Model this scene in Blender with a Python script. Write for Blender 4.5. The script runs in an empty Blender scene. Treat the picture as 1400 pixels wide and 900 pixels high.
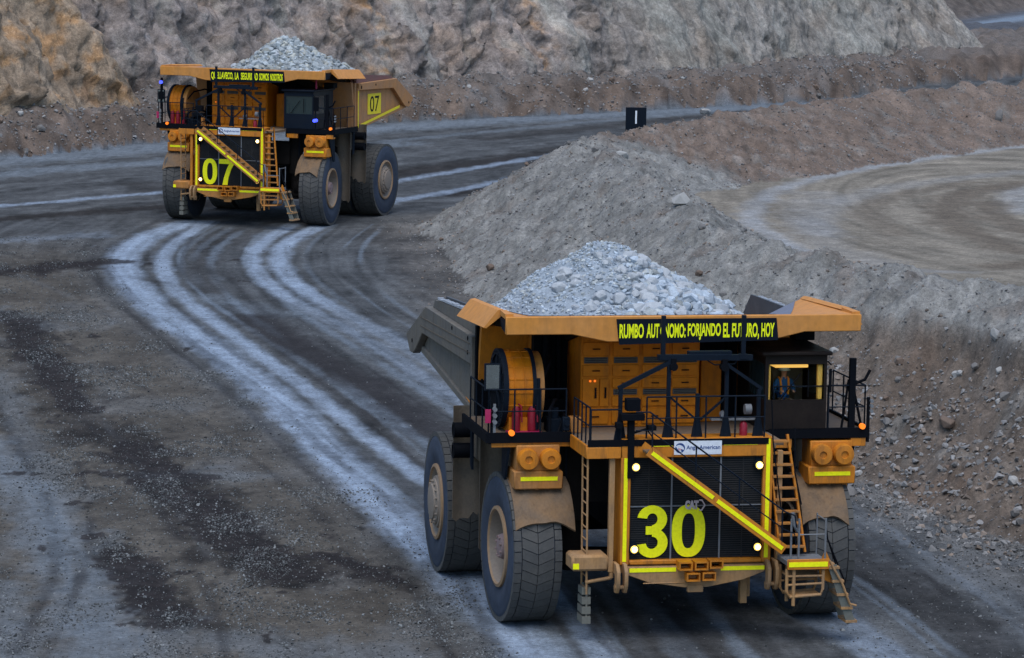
import bpy, bmesh, math, random
import numpy as np
from mathutils import Vector, Matrix

random.seed(7)
rng = np.random.default_rng(11)
S = bpy.context.scene
COL = S.collection
R = math.radians

# ------------------------------------------------------------------ scene, light, camera
S.view_settings.view_transform = 'Standard'
S.view_settings.look = 'None'
S.view_settings.gamma = 1.0
S.view_settings.use_curve_mapping = False
S.view_settings.exposure = EXPOSURE = 0.55

world = bpy.data.worlds.new("World")
S.world = world
world.use_nodes = True
wn = world.node_tree.nodes
wl = world.node_tree.links
bg = wn["Background"]
sky = wn.new("ShaderNodeTexSky")
sky.sky_type = 'NISHITA'
sky.sun_disc = False
SUN_EL, SUN_AZ = R(66), R(182)
sky.sun_elevation = SUN_EL
sky.sun_rotation = SUN_AZ
sky.air_density = 1.0
sky.dust_density = 1.5
tint = wn.new("ShaderNodeMix"); tint.data_type = 'RGBA'; tint.blend_type = 'MULTIPLY'
tint.inputs[0].default_value = 1.0
tint.inputs[7].default_value = (0.84, 0.97, 1.03, 1)
wl.new(sky.outputs[0], tint.inputs[6])
wl.new(tint.outputs[2], bg.inputs[0])
bg.inputs[1].default_value = 0.122

sun_d = bpy.data.lights.new("sun", 'SUN')
sun_d.energy = 1.5
sun_d.angle = R(55)
sun_d.color = (1.0, 0.97, 0.94)
sun = bpy.data.objects.new("sun", sun_d)
COL.objects.link(sun)
# direction towards the sun, compass style: azimuth measured from +Y towards +X
sd = Vector((math.sin(SUN_AZ) * math.cos(SUN_EL), math.cos(SUN_AZ) * math.cos(SUN_EL), math.sin(SUN_EL)))
sun.rotation_euler = sd.to_track_quat('Z', 'Y').to_euler()
sun.location = sd * 60

cam_d = bpy.data.cameras.new("camera")
cam_d.sensor_fit = 'HORIZONTAL'
cam_d.sensor_width = 36.0
cam_d.lens = 36.0 * 4647.29 / 1400.0
cam_d.clip_start = 1.0
cam_d.clip_end = 3000.0
cam = bpy.data.objects.new("camera", cam_d)
COL.objects.link(cam)
PITCH, ROLL, CAMH = R(7.112), R(0.95), 18.027
fw = Vector((0, math.cos(PITCH), -math.sin(PITCH)))
up0 = Vector((0, math.sin(PITCH), math.cos(PITCH)))
rt0 = Vector((1, 0, 0))
# picture turned clockwise by ROLL: camera turned the other way
rt = rt0 * math.cos(ROLL) + up0 * math.sin(ROLL)
upv = -rt0 * math.sin(ROLL) + up0 * math.cos(ROLL)
m3 = Matrix((rt, upv, -fw)).transposed()
cam.matrix_world = Matrix.Translation((0, 0, CAMH)) @ m3.to_4x4()
S.camera = cam

# ------------------------------------------------------------------ noise helpers (numpy)
_perm = rng.permutation(256)
PERM = np.concatenate([_perm, _perm, _perm]).astype(np.int32)
_g = rng.normal(size=(256, 3))
GRAD = _g / np.linalg.norm(_g, axis=1)[:, None]
G3X, G3Y, G3Z = [np.ascontiguousarray(GRAD[:, i], np.float32) for i in range(3)]
_t = rng.uniform(0, 2 * np.pi, 256)
G2X, G2Y = np.cos(_t).astype(np.float32), np.sin(_t).astype(np.float32)


def pnoise(x, y, z=None, seed=0):
    """gradient noise, two or three dimensional"""
    F = np.float32
    x = np.asarray(x, F) + F(seed * 17.31)
    y = np.asarray(y, F) + F(seed * 5.77)
    xi, yi = np.floor(x), np.floor(y)
    xf, yf = x - xi, y - yi
    xi = xi.astype(np.int32) & 255; yi = yi.astype(np.int32) & 255
    u = xf * xf * xf * (xf * (xf * 6 - 15) + 10)
    v = yf * yf * yf * (yf * (yf * 6 - 15) + 10)
    A, B = PERM[xi], PERM[xi + 1]
    if z is None:
        def c2(h, dx, dy): return G2X[h] * (xf - F(dx)) + G2Y[h] * (yf - F(dy))
        k = seed * 7 & 255
        n00, n10 = c2(PERM[A + yi] + k & 255, 0, 0), c2(PERM[B + yi] + k & 255, 1, 0)
        n01, n11 = c2(PERM[A + yi + 1] + k & 255, 0, 1), c2(PERM[B + yi + 1] + k & 255, 1, 1)
        a = n00 + u * (n10 - n00)
        return (a + v * ((n01 + u * (n11 - n01)) - a)) * F(1.45)
    z = np.asarray(z, F) + F(seed * 3.1)
    zi = np.floor(z); zf = z - zi; zi = zi.astype(np.int32) & 255
    w = zf * zf * zf * (zf * (zf * 6 - 15) + 10)
    def c3(h, dx, dy, dz): return G3X[h] * (xf - F(dx)) + G3Y[h] * (yf - F(dy)) + G3Z[h] * (zf - F(dz))
    out = []
    AA, AB, BA, BB = PERM[A + yi], PERM[A + yi + 1], PERM[B + yi], PERM[B + yi + 1]
    for dz in (0, 1):
        zz = zi + dz
        n00, n10, n01, n11 = c3(PERM[AA + zz], 0, 0, dz), c3(PERM[BA + zz], 1, 0, dz), c3(PERM[AB + zz], 0, 1, dz), c3(PERM[BB + zz], 1, 1, dz)
        a = n00 + u * (n10 - n00)
        out.append(a + v * ((n01 + u * (n11 - n01)) - a))
    return (out[0] + w * (out[1] - out[0])) * F(1.5)


def fbm(x, y, z=None, oct=4, seed=0, gain=0.5):
    a, f, s = 1.0, 1.0, 0
    for o in range(oct):
        s = s + a * pnoise(x * f, y * f, None if z is None else z * f, seed + o * 3)
        a *= gain
        f *= 2.03
    return s


def smooth(a, b, x):
    t = np.clip((x - a) / (b - a), 0, 1)
    return t * t * (3 - 2 * t)


def poly_dist(x, y, P):
    """distance to an open polyline, the parameter-interpolated third value, and the signed side (left > 0)"""
    P = np.array(P, float)
    best = np.full(x.shape, 1e18)
    val = np.zeros(x.shape)
    side = np.zeros(x.shape)
    for i in range(len(P) - 1):
        a, b = P[i], P[i + 1]
        dx, dy = b[0] - a[0], b[1] - a[1]
        L2 = dx * dx + dy * dy
        t = np.clip(((x - a[0]) * dx + (y - a[1]) * dy) / L2, 0, 1)
        ex, ey = x - a[0] - t * dx, y - a[1] - t * dy
        d = ex * ex + ey * ey
        m = d < best - 1e-9
        best = np.where(m, d, best)
        if P.shape[1] > 2:
            val = np.where(m, a[2] + t * (b[2] - a[2]), val)
        side = np.where(m, dx * (y - a[1]) - dy * (x - a[0]), side)
    return np.sqrt(best), val, np.sign(side)


def in_poly(x, y, P):
    inside = np.zeros(x.shape, bool)
    n = len(P)
    for i in range(n):
        x1, y1 = P[i][0], P[i][1]
        x2, y2 = P[(i + 1) % n][0], P[(i + 1) % n][1]
        if y1 == y2:
            continue
        c = ((y1 > y) != (y2 > y)) & (x < (x2 - x1) * (y - y1) / (y2 - y1) + x1)
        inside ^= c
    return inside


# ------------------------------------------------------------------ materials
def new_mat(name):
    m = bpy.data.materials.new(name)
    m.use_nodes = True
    nt = m.node_tree
    return m, nt, nt.nodes["Principled BSDF"]


def N(nt, t, **kw):
    n = nt.nodes.new(t)
    for k, v in kw.items():
        setattr(n, k, v)
    return n


def paint(name, base, rough=0.5, metal=0.0, dust=0.25, dust_col=(0.16, 0.135, 0.11), scale=1.6, bump=0.0, spec=0.4, grime=0.0):
    """painted or bare surface with patchy dust and small tonal wear"""
    m, nt, b = new_mat(name)
    tc = N(nt, "ShaderNodeTexCoord")
    n1 = N(nt, "ShaderNodeTexNoise"); n1.inputs["Scale"].default_value = scale; n1.inputs["Detail"].default_value = 7; n1.inputs["Roughness"].default_value = 0.65
    n2 = N(nt, "ShaderNodeTexNoise"); n2.inputs["Scale"].default_value = scale * 9; n2.inputs["Detail"].default_value = 4
    nt.links.new(tc.outputs["Object"], n1.inputs["Vector"])
    nt.links.new(tc.outputs["Object"], n2.inputs["Vector"])
    r = N(nt, "ShaderNodeMapRange")
    r.inputs[1].default_value = 0.36; r.inputs[2].default_value = 0.72
    r.inputs[3].default_value = dust * 0.25; r.inputs[4].default_value = min(dust * 1.7, 1)
    nt.links.new(n1.outputs[0], r.inputs[0])
    mx = N(nt, "ShaderNodeMix", data_type='RGBA')
    mx.inputs[6].default_value = (*base, 1); mx.inputs[7].default_value = (*dust_col, 1)
    nt.links.new(r.outputs[0], mx.inputs[0])
    r2 = N(nt, "ShaderNodeMapRange")
    r2.inputs[1].default_value = 0.3; r2.inputs[2].default_value = 0.7
    r2.inputs[3].default_value = 0.9; r2.inputs[4].default_value = 1.08
    nt.links.new(n2.outputs[0], r2.inputs[0])
    src = mx.outputs[2]
    if grime:   # run-down streaks of oil and mud
        mp = N(nt, "ShaderNodeMapping"); mp.inputs["Scale"].default_value = (4.0, 4.0, 0.7)
        nt.links.new(tc.outputs["Object"], mp.inputs["Vector"])
        n3 = N(nt, "ShaderNodeTexNoise"); n3.inputs["Scale"].default_value = 1.0; n3.inputs["Detail"].default_value = 6; n3.inputs["Roughness"].default_value = 0.7
        nt.links.new(mp.outputs[0], n3.inputs["Vector"])
        r3 = N(nt, "ShaderNodeMapRange"); r3.inputs[1].default_value = 0.5; r3.inputs[2].default_value = 0.72
        r3.inputs[3].default_value = 0.0; r3.inputs[4].default_value = grime
        nt.links.new(n3.outputs[0], r3.inputs[0])
        mg = N(nt, "ShaderNodeMix", data_type='RGBA'); mg.inputs[7].default_value = (0.045, 0.03, 0.02, 1)
        nt.links.new(r3.outputs[0], mg.inputs[0]); nt.links.new(src, mg.inputs[6])
        src = mg.outputs[2]
    ml = N(nt, "ShaderNodeMix", data_type='RGBA', blend_type='MULTIPLY')
    ml.inputs[0].default_value = 1.0
    nt.links.new(src, ml.inputs[6])
    nt.links.new(r2.outputs[0], ml.inputs[7])
    nt.links.new(ml.outputs[2], b.inputs["Base Color"])
    rr = N(nt, "ShaderNodeMapRange")
    rr.inputs[3].default_value = max(rough - 0.12, 0.05); rr.inputs[4].default_value = min(rough + 0.3, 1)
    nt.links.new(n1.outputs[0], rr.inputs[0])
    nt.links.new(rr.outputs[0], b.inputs["Roughness"])
    b.inputs["Metallic"].default_value = metal
    b.inputs["Specular IOR Level"].default_value = spec
    if bump:
        bp = N(nt, "ShaderNodeBump"); bp.inputs["Strength"].default_value = bump; bp.inputs["Distance"].default_value = 0.03
        nt.links.new(n2.outputs[0], bp.inputs["Height"])
        nt.links.new(bp.outputs[0], b.inputs["Normal"])
    return m


def glow(name, col, strength):
    m, nt, b = new_mat(name)
    b.inputs["Base Color"].default_value = (*col, 1)
    b.inputs["Emission Color"].default_value = (*col, 1)
    b.inputs["Emission Strength"].default_value = strength
    return m


M = {}
ORANGE = (0.6, 0.195, 0.006)
M['orange'] = paint("machine_orange", ORANGE, 0.45, dust=0.14, dust_col=(0.36, 0.19, 0.07), scale=0.7, grime=0.6)
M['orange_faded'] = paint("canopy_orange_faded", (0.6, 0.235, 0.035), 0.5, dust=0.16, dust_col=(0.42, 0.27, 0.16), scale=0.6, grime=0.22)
M['orange_clean'] = paint("cabinet_orange", (0.58, 0.165, 0.0), 0.5, dust=0.08, dust_col=(0.36, 0.17, 0.03), scale=0.7, spec=0.25, grime=0.4)
M['orange_dusty'] = paint("dusty_orange", (0.5, 0.19, 0.025), 0.6, dust=0.34, dust_col=(0.27, 0.17, 0.1), grime=0.55)
M['body_orange'] = paint("body_orange", (0.46, 0.2, 0.06), 0.6, dust=0.4, dust_col=(0.3, 0.19, 0.13), grime=0.3)
M['body_dust'] = paint("dusty_body", (0.17, 0.145, 0.115), 0.8, dust=0.6, dust_col=(0.13, 0.125, 0.12), grime=0.45, spec=0.3)
M['flap'] = paint("mud_caked_rubber", (0.095, 0.078, 0.062), 0.9, dust=0.5, dust_col=(0.16, 0.12, 0.085), bump=0.4)
M['mudguard'] = paint("mud_caked_orange", (0.2, 0.115, 0.055), 0.85, grime=0.5, dust=0.5, dust_col=(0.12, 0.095, 0.075), bump=0.5)
M['tan'] = paint("dirty_tan_paint", (0.42, 0.22, 0.08), 0.7, dust=0.4, dust_col=(0.24, 0.17, 0.12), grime=0.5)
M['rim'] = paint("dusty_rim", (0.27, 0.21, 0.165), 0.7, dust=0.5, dust_col=(0.22, 0.19, 0.165))
M['rim_edge'] = paint("rim_flange_orange", (0.36, 0.21, 0.1), 0.6, dust=0.5, dust_col=(0.26, 0.19, 0.14))
M['hub'] = paint("hub_grey_pink", (0.3, 0.2, 0.2), 0.6, dust=0.3)
M['dark'] = paint("dark_blue_steel", (0.006, 0.011, 0.02), 0.5, dust=0.1, dust_col=(0.024, 0.027, 0.033), spec=0.07)
M['black'] = paint("black_steel", (0.004, 0.005, 0.008), 0.6, dust=0.05, dust_col=(0.016, 0.016, 0.016), spec=0.06)
M['under'] = paint("greasy_underside", (0.010, 0.009, 0.009), 0.8, dust=0.2, dust_col=(0.032, 0.028, 0.025), spec=0.06)
M['deck'] = paint("deck_plate", (0.2, 0.13, 0.075), 0.75, dust=0.5, dust_col=(0.15, 0.12, 0.1), bump=0.3)
M['slat'] = paint("radiator_slat", (0.016, 0.018, 0.021), 0.6, dust=0.45, dust_col=(0.05, 0.046, 0.043), spec=0.1, scale=1.1)
M['grille'] = paint("radiator_core", (0.007, 0.009, 0.012), 0.5, dust=0.2, dust_col=(0.03, 0.028, 0.027), spec=0.1, scale=0.8)
M['grey'] = paint("galvanised_grey", (0.2, 0.215, 0.24), 0.5, metal=0.3, dust=0.25)
M['greygreen'] = paint("worn_step_grey", (0.13, 0.14, 0.12), 0.6, dust=0.4)
M['louvre'] = paint("louvre_grey", (0.075, 0.07, 0.065), 0.6, dust=0.2)
M['yellow'] = paint("reflective_yellow", (1.0, 0.96, 0.0), 0.4, dust=0.02, dust_col=(0.7, 0.6, 0.05))
M['yellow_letter'] = paint("lettering_yellow_green", (0.93, 1.0, 0.0), 0.4, dust=0.02)
M['yellow_plate'] = paint("number_plate_yellow", (0.85, 0.66, 0.01), 0.4, dust=0.06)
M['white'] = paint("sign_white", (0.72, 0.75, 0.82), 0.45, dust=0.05)
M['blue_ink'] = paint("logo_blue", (0.02, 0.06, 0.22), 0.5, dust=0.02)
M['red_ink'] = paint("logo_rose", (0.6, 0.35, 0.38), 0.5, dust=0.02)
M['badge'] = paint("badge_pale", (0.6, 0.5, 0.52), 0.5, dust=0.08)
M['red'] = paint("extinguisher_red", (0.26, 0.003, 0.022), 0.35, dust=0.06)
M['magenta'] = paint("magenta_plate", (0.42, 0.01, 0.09), 0.4, dust=0.06)
M['maroon'] = paint("worn_liner_maroon", (0.21, 0.085, 0.085), 0.7, dust=0.35)
M['liner'] = paint("scraped_liner_steel", (0.2, 0.2, 0.26), 0.45, metal=0.35, dust=0.3, dust_col=(0.24, 0.22, 0.22))
M['liner_dark'] = paint("worn_liner_dark", (.05, .053, .062), 0.5, dust=.5, dust_col=(.11, .11, .115), spec=.3)
M['liner_dust'] = paint("pale_ore_dust", (.34, .37, .42), 0.95, dust=.1)
M['cab_paint'] = paint("cab_charcoal", (0.012, 0.009, 0.009), 0.35, dust=0.12, dust_col=(0.06, 0.042, 0.03), spec=0.12)
M['cab_trim'] = paint("cab_trim_tan", (0.85, 0.48, 0.08), 0.5, dust=0.05)
M['cab_glow'] = glow("added_cab_glow", (1.0, 0.55, 0.12), 0.55)  # emission of the strip added inside the cab
M['cab_in'] = paint("cab_interior", (0.12, 0.115, 0.085), 0.7, dust=0.1)
M['mirror'] = paint("mirror_glass", (0.3, 0.33, 0.36), 0.12, metal=0.9, dust=0.1)
M['lamp'] = glow("headlamp_lens", (1.0, 0.9, 0.66), 9.0)
M['lamp_edge'] = glow("headlamp_edge", (1.0, 0.62, 0.12), 1.3)
M['cab_far'] = paint("cab_blue_black", (0.005, 0.010, 0.02), 0.3, dust=0.06, dust_col=(0.03, 0.03, 0.03), spec=0.12)
M['amber'] = glow("amber_lens", (1.0, 0.2, 0.01), 0.6)
M['blue_lamp'] = glow("blue_beacon_lens", (0.06, 0.09, 1.0), 1.3)
M['sign_black'] = paint("sign_black", (0.006, 0.010, 0.018), 0.5, dust=0.04, dust_col=(.03, .03, .035), spec=0.06)
M['shirt'] = paint("blue_workwear", (0.012, 0.11, 0.33), 0.8, dust=0.0)
M['skin'] = paint("skin", (0.42, 0.24, 0.15), 0.55, dust=0.0)
M['helmet'] = paint("helmet_pale_blue", (0.4, 0.6, 0.72), 0.3, dust=0.0)
M['vest'] = paint("vest_orange", (0.72, 0.3, 0.02), 0.7, dust=0.0)

gm, gnt, gb = new_mat("cab_glass")
gb.inputs["Base Color"].default_value = (0.97, 0.98, 0.96, 1)
gb.inputs["Roughness"].default_value = 0.02
gb.inputs["Transmission Weight"].default_value = 1.0
gb.inputs["IOR"].default_value = 1.05
gb.inputs["Specular IOR Level"].default_value = 0.5
M['glass'] = gm
gm2, _, gb2 = new_mat("dark_cab_glass")
gb2.inputs["Base Color"].default_value = (0.02, 0.035, 0.04, 1)
gb2.inputs["Roughness"].default_value = 0.04
M['glass_dark'] = gm2


def tyre_mat(name):
    m = paint(name, (0.024, 0.032, 0.05), 0.8, dust=0.5, dust_col=(0.055, 0.073, 0.115), scale=1.1, bump=0.15)
    return m


M['tyre'] = tyre_mat("dusty_tyre_rubber")
M['lug'] = paint("worn_tyre_lugs", (0.055, 0.056, 0.058), 0.85, dust=0.5, dust_col=(0.1, 0.095, 0.088), bump=0.3)


def earth(name, detail=1.0, bump=0.6, sc=1.0, tint=(1, 1, 1)):
    """soil and rock: reads the surface's own colour from the mesh and adds grain"""
    m, nt, b = new_mat(name)
    at = N(nt, "ShaderNodeAttribute", attribute_name="albedo")
    tc = N(nt, "ShaderNodeTexCoord")
    fac = None
    for i, (s, lo, hi, det) in enumerate(((0.9 * sc, 0.82, 1.18, 5), (5.0 * sc, 0.75, 1.27, 5), (22 * sc, 0.72, 1.3, 3))):
        n = N(nt, "ShaderNodeTexNoise"); n.inputs["Scale"].default_value = s; n.inputs["Detail"].default_value = det; n.inputs["Roughness"].default_value = 0.62
        nt.links.new(tc.outputs["Object"], n.inputs["Vector"])
        r = N(nt, "ShaderNodeMapRange"); r.inputs[1].default_value = 0.3; r.inputs[2].default_value = 0.7
        r.inputs[3].default_value = 1 - (1 - lo) * detail; r.inputs[4].default_value = 1 + (hi - 1) * detail
        nt.links.new(n.outputs[0], r.inputs[0])
        if fac is None:
            fac = r.outputs[0]
        else:
            mm = N(nt, "ShaderNodeMath", operation='MULTIPLY')
            nt.links.new(fac, mm.inputs[0]); nt.links.new(r.outputs[0], mm.inputs[1])
            fac = mm.outputs[0]
        last = n
    ml = N(nt, "ShaderNodeMix", data_type='RGBA', blend_type='MULTIPLY'); ml.inputs[0].default_value = 1.0
    nt.links.new(at.outputs["Color"], ml.inputs[6]); nt.links.new(fac, ml.inputs[7])
    nt.links.new(ml.outputs[2], b.inputs["Base Color"])
    b.inputs["Roughness"].default_value = 0.95
    b.inputs["Specular IOR Level"].default_value = 0.15
    nb = N(nt, "ShaderNodeTexNoise"); nb.inputs["Scale"].default_value = 6 * sc; nb.inputs["Detail"].default_value = 8; nb.inputs["Roughness"].default_value = 0.7
    nt.links.new(tc.outputs["Object"], nb.inputs["Vector"])
    bp = N(nt, "ShaderNodeBump"); bp.inputs["Strength"].default_value = bump; bp.inputs["Distance"].default_value = 0.12 / sc
    nt.links.new(nb.outputs[0], bp.inputs["Height"])
    nt.links.new(bp.outputs[0], b.inputs["Normal"])
    return m


M['road'] = earth("road_earth", 1.25, 0.3, 1.5)
M['berm'] = earth("berm_earth", 1.15, 0.7, 1.4)
M['rock'] = earth("wall_rock", 1.15, 0.9, 0.55)
M['stone'] = earth("loose_stone", 0.6, 0.35, 3.0)


# ------------------------------------------------------------------ object helpers
def tag(o, label=None, category=None, group=None, kind=None):
    if label: o['label'] = label
    if category: o['category'] = category
    if group: o['group'] = group
    if kind: o['kind'] = kind
    return o


def empty(name, loc, rz=0.0):
    o = bpy.data.objects.new(name, None)
    o.empty_display_size = 0.5
    o.location = loc
    o.rotation_euler = (0, 0, rz)
    COL.objects.link(o)
    return o


def np_mesh(name, verts, faces, mats, colors=None, smooth_on=True, parent=None):
    """verts (n,3), faces a list of (k,q) index arrays"""
    me = bpy.data.meshes.new(name)
    verts = np.asarray(verts, np.float32)
    fl = [np.asarray(f, np.int32) for f in faces]
    loops = np.concatenate([f.ravel() for f in fl])
    counts = np.concatenate([np.full(len(f), f.shape[1], np.int32) for f in fl])
    starts = np.concatenate([[0], np.cumsum(counts)[:-1]]).astype(np.int32)
    me.vertices.add(len(verts)); me.vertices.foreach_set("co", verts.ravel())
    me.loops.add(len(loops)); me.loops.foreach_set("vertex_index", loops)
    me.polygons.add(len(counts)); me.polygons.foreach_set("loop_start", starts)
    me.polygons.foreach_set("use_smooth", np.full(len(counts), smooth_on, bool))
    me.update(calc_edges=True)
    if colors is not None:
        a = me.color_attributes.new("albedo", 'FLOAT_COLOR', 'POINT')
        c = np.ones((len(verts), 4), np.float32); c[:, :3] = colors
        a.data.foreach_set("color", c.ravel())
    me.validate()
    for m in mats: me.materials.append(m)
    o = bpy.data.objects.new(name, me)
    COL.objects.link(o)
    o.parent = parent
    return o


class MB:
    """collects shapes for ONE mesh"""
    def __init__(self):
        self.v, self.f, self.m, self.s = [], [], [], []

    def add(self, vs, fs, m=0, s=False):
        o = len(self.v)
        self.v += [tuple(p) for p in vs]
        for f in fs:
            self.f.append([i + o for i in f]); self.m.append(m); self.s.append(s)
        return self

    def box(self, x0, x1, y0, y1, z0, z1, m=0):
        vs = [(x, y, z) for x in (x0, x1) for y in (y0, y1) for z in (z0, z1)]
        return self.add(vs, [(0, 1, 3, 2), (4, 6, 7, 5), (0, 4, 5, 1), (2, 3, 7, 6), (0, 2, 6, 4), (1, 5, 7, 3)], m)

    def beam(self, p, q, w, h, m=0, up=(0, 0, 1)):
        p, q = Vector(p), Vector(q)
        d = (q - p).normalized()
        u = Vector(up)
        if abs(d.dot(u)) > 0.99: u = Vector((1, 0, 0))
        r = d.cross(u).normalized()
        u = r.cross(d).normalized()
        vs = []
        for a in (p, q):
            for sx, sy in ((-1, -1), (1, -1), (1, 1), (-1, 1)):
                vs.append(a + r * (sx * w / 2) + u * (sy * h / 2))
        return self.add(vs, [(3, 2, 1, 0), (4, 5, 6, 7), (0, 1, 5, 4), (1, 2, 6, 5), (2, 3, 7, 6), (3, 0, 4, 7)], m)

    def tube(self, p, q, r, n=8, m=0):
        return self.path([p, q], r, n, m)

    def path(self, pts, r, n=8, m=0):
        pts = [Vector(p) for p in pts]
        rings = []
        for i, p in enumerate(pts):
            d = (pts[min(i + 1, len(pts) - 1)] - pts[max(i - 1, 0)]).normalized()
            u = Vector((0, 0, 1)) if abs(d.z) < 0.9 else Vector((1, 0, 0))
            a = d.cross(u).normalized(); b = d.cross(a).normalized()
            rings.append([p + (a * math.cos(t) + b * math.sin(t)) * r for t in [2 * math.pi * k / n for k in range(n)]])
        vs = [v for ring in rings for v in ring]
        fs = []
        for i in range(len(rings) - 1):
            for k in range(n):
                fs.append((i * n + k, i * n + (k + 1) % n, (i + 1) * n + (k + 1) % n, (i + 1) * n + k))
        self.add(vs, fs, m, True)
        self.add(rings[0], [tuple(range(n))[::-1]], m)
        self.add(rings[-1], [tuple(range(n))], m)
        return self

    def prism(self, ax, poly, a, b, m=0):
        n = len(poly)
        def P(c, uv):
            return {'x': (c, uv[0], uv[1]), 'y': (uv[0], c, uv[1]), 'z': (uv[0], uv[1], c)}[ax]
        vs = [P(a, p) for p in poly] + [P(b, p) for p in poly]
        fs = [tuple(range(n))[::-1], tuple(range(n, 2 * n))] + [(k, (k + 1) % n, n + (k + 1) % n, n + k) for k in range(n)]
        return self.add(vs, fs, m)

    def lathe(self, prof, c, ax='y', n=48, m=0, s=True, a0=0.0, a1=2 * math.pi):
        """prof: (radius, position along the axis)"""
        full = abs(a1 - a0 - 2 * math.pi) < 1e-6
        k = n if full else n + 1
        vs = []
        for r, h in prof:
            for i in range(k):
                t = a0 + (a1 - a0) * i / n
                ca, sa = math.cos(t) * r, math.sin(t) * r
                o = {'y': (ca, h, sa), 'x': (h, ca, sa), 'z': (ca, sa, h)}[ax]
                vs.append((c[0] + o[0], c[1] + o[1], c[2] + o[2]))
        fs = []
        for j in range(len(prof) - 1):
            for i in range(n):
                i2 = (i + 1) % k
                fs.append((j * k + i, j * k + i2, (j + 1) * k + i2, (j + 1) * k + i))
        return self.add(vs, fs, m, s)

    def cyl(self, c, ax, r, h0, h1, n=24, m=0, r2=None):
        r2 = r if r2 is None else r2
        self.lathe([(r, h0), (r2, h1)], c, ax, n, m)
        self.lathe([(r, h0), (0.001, h0)], c, ax, n, m, False)
        return self.lathe([(r2, h1), (0.001, h1)], c, ax, n, m, False)

    def build(self, name, mats, parent=None, bevel=0.0, loc=None):
        if not isinstance(mats, (list, tuple)): mats = [mats]
        me = bpy.data.meshes.new(name)
        me.from_pydata([tuple(v) for v in self.v], [], self.f)
        me.polygons.foreach_set("material_index", self.m)
        me.polygons.foreach_set("use_smooth", self.s)
        bm = bmesh.new(); bm.from_mesh(me)
        bmesh.ops.recalc_face_normals(bm, faces=bm.faces)
        if bevel:
            ed = [e for e in bm.edges if len(e.link_faces) == 2 and e.calc_face_angle(0) > R(35)]
            bmesh.ops.bevel(bm, geom=ed, offset=bevel, segments=1, affect='EDGES', clamp_overlap=True)
        bm.to_mesh(me); bm.free()
        me.set_sharp_from_angle(angle=R(38))
        for m in mats: me.materials.append(m)
        o = bpy.data.objects.new(name, me)
        COL.objects.link(o)
        o.parent = parent
        if loc: o.location = loc
        return o


def text_geo(s, size=1.0, bold=0.03, extrude=0.01, spacing=1.0):
    cu = bpy.data.curves.new("lettering", 'FONT')
    cu.body = s; cu.size = size; cu.extrude = extrude; cu.offset = bold; cu.space_character = spacing
    cu.resolution_u = 4
    o = bpy.data.objects.new("lettering", cu)
    COL.objects.link(o)
    bpy.context.view_layer.update()
    me = bpy.data.meshes.new_from_object(o.evaluated_get(bpy.context.evaluated_depsgraph_get()))
    vs = np.array([v.co[:] for v in me.vertices]); fs = [tuple(p.vertices) for p in me.polygons]
    bpy.data.objects.remove(o); bpy.data.curves.remove(cu); bpy.data.meshes.remove(me)
    return vs, fs


def put_text(mb, s, face, a0, a1, z0, z1, at, m=0, bold=0.03, depth=0.02, spacing=1.0):
    """lettering stretched into the rectangle a0..a1 x z0..z1 on the plane 'at' of a face"""
    vs, fs = text_geo(s, 1.0, bold, 0.5, spacing)
    lo, hi = vs.min(0), vs.max(0)
    u = (vs[:, 0] - lo[0]) / (hi[0] - lo[0]); w = (vs[:, 1] - lo[1]) / (hi[1] - lo[1]); e = (vs[:, 2] - lo[2]) / max(hi[2] - lo[2], 1e-6)
    if face == 'front':
        P = np.stack([at + e * depth, a0 + (a1 - a0) * u, z0 + (z1 - z0) * w], 1)
    else:  # left flank, faces +Y: reads towards -X
        P = np.stack([a0 + (a1 - a0) * u, at + e * depth, z0 + (z1 - z0) * w], 1)
    mb.add([tuple(p) for p in P], fs, m)

# ------------------------------------------------------------------ haul truck (x forward, y to its left, z up; origin on the ground under the front axle)
def ss3(x): return x


def make_tyre(parent, w=1.3, front=True, side=1):
    """side: +1 when the outer face looks to +y"""
    h = w / 2
    t = MB()
    prof = [(0.98, -h + .16), (1.02, -h + .08), (1.25, -h + .03), (1.5, -h), (1.53, -h + .012), (1.66, -h + .01), (1.76, -h + .04), (1.835, -h + .1), (1.845, -h + .2),
            (1.845, h - .2), (1.835, h - .1), (1.76, h - .04), (1.66, h - .01), (1.53, h - .012), (1.5, h), (1.25, h - .03), (1.02, h - .08), (0.98, h - .16)]
    t.lathe(prof, (0, 0, 0), 'y', 72, 0)
    n = 44
    def lug(a, da, y0, y1, skew):
        vs = []
        for rr, sh in ((1.78, 1.0), (1.90, 0.985)):
            for yy, off in ((y0, 0.0), (y1, skew)):
                for sg in (-1, 1):
                    ang = a + off + sg * da * sh
                    vs.append((math.cos(ang) * rr, yy, math.sin(ang) * rr))
        t.add(vs, [(0, 1, 3, 2), (4, 6, 7, 5), (0, 4, 5, 1), (2, 3, 7, 6), (0, 2, 6, 4), (1, 5, 7, 3)], 1)
    st = 2 * math.pi / n
    for i in range(n):
        a = i * st
        for sg in (-1, 1):
            lug(a + st * .3, st * .46, sg * (h - .22), sg * (h - .04), 0)
            lug(a, st * .468, sg * .008, sg * (h - .245), st * .62)
    return t.build("tyre", [M['tyre'], M['lug']], parent)


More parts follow.
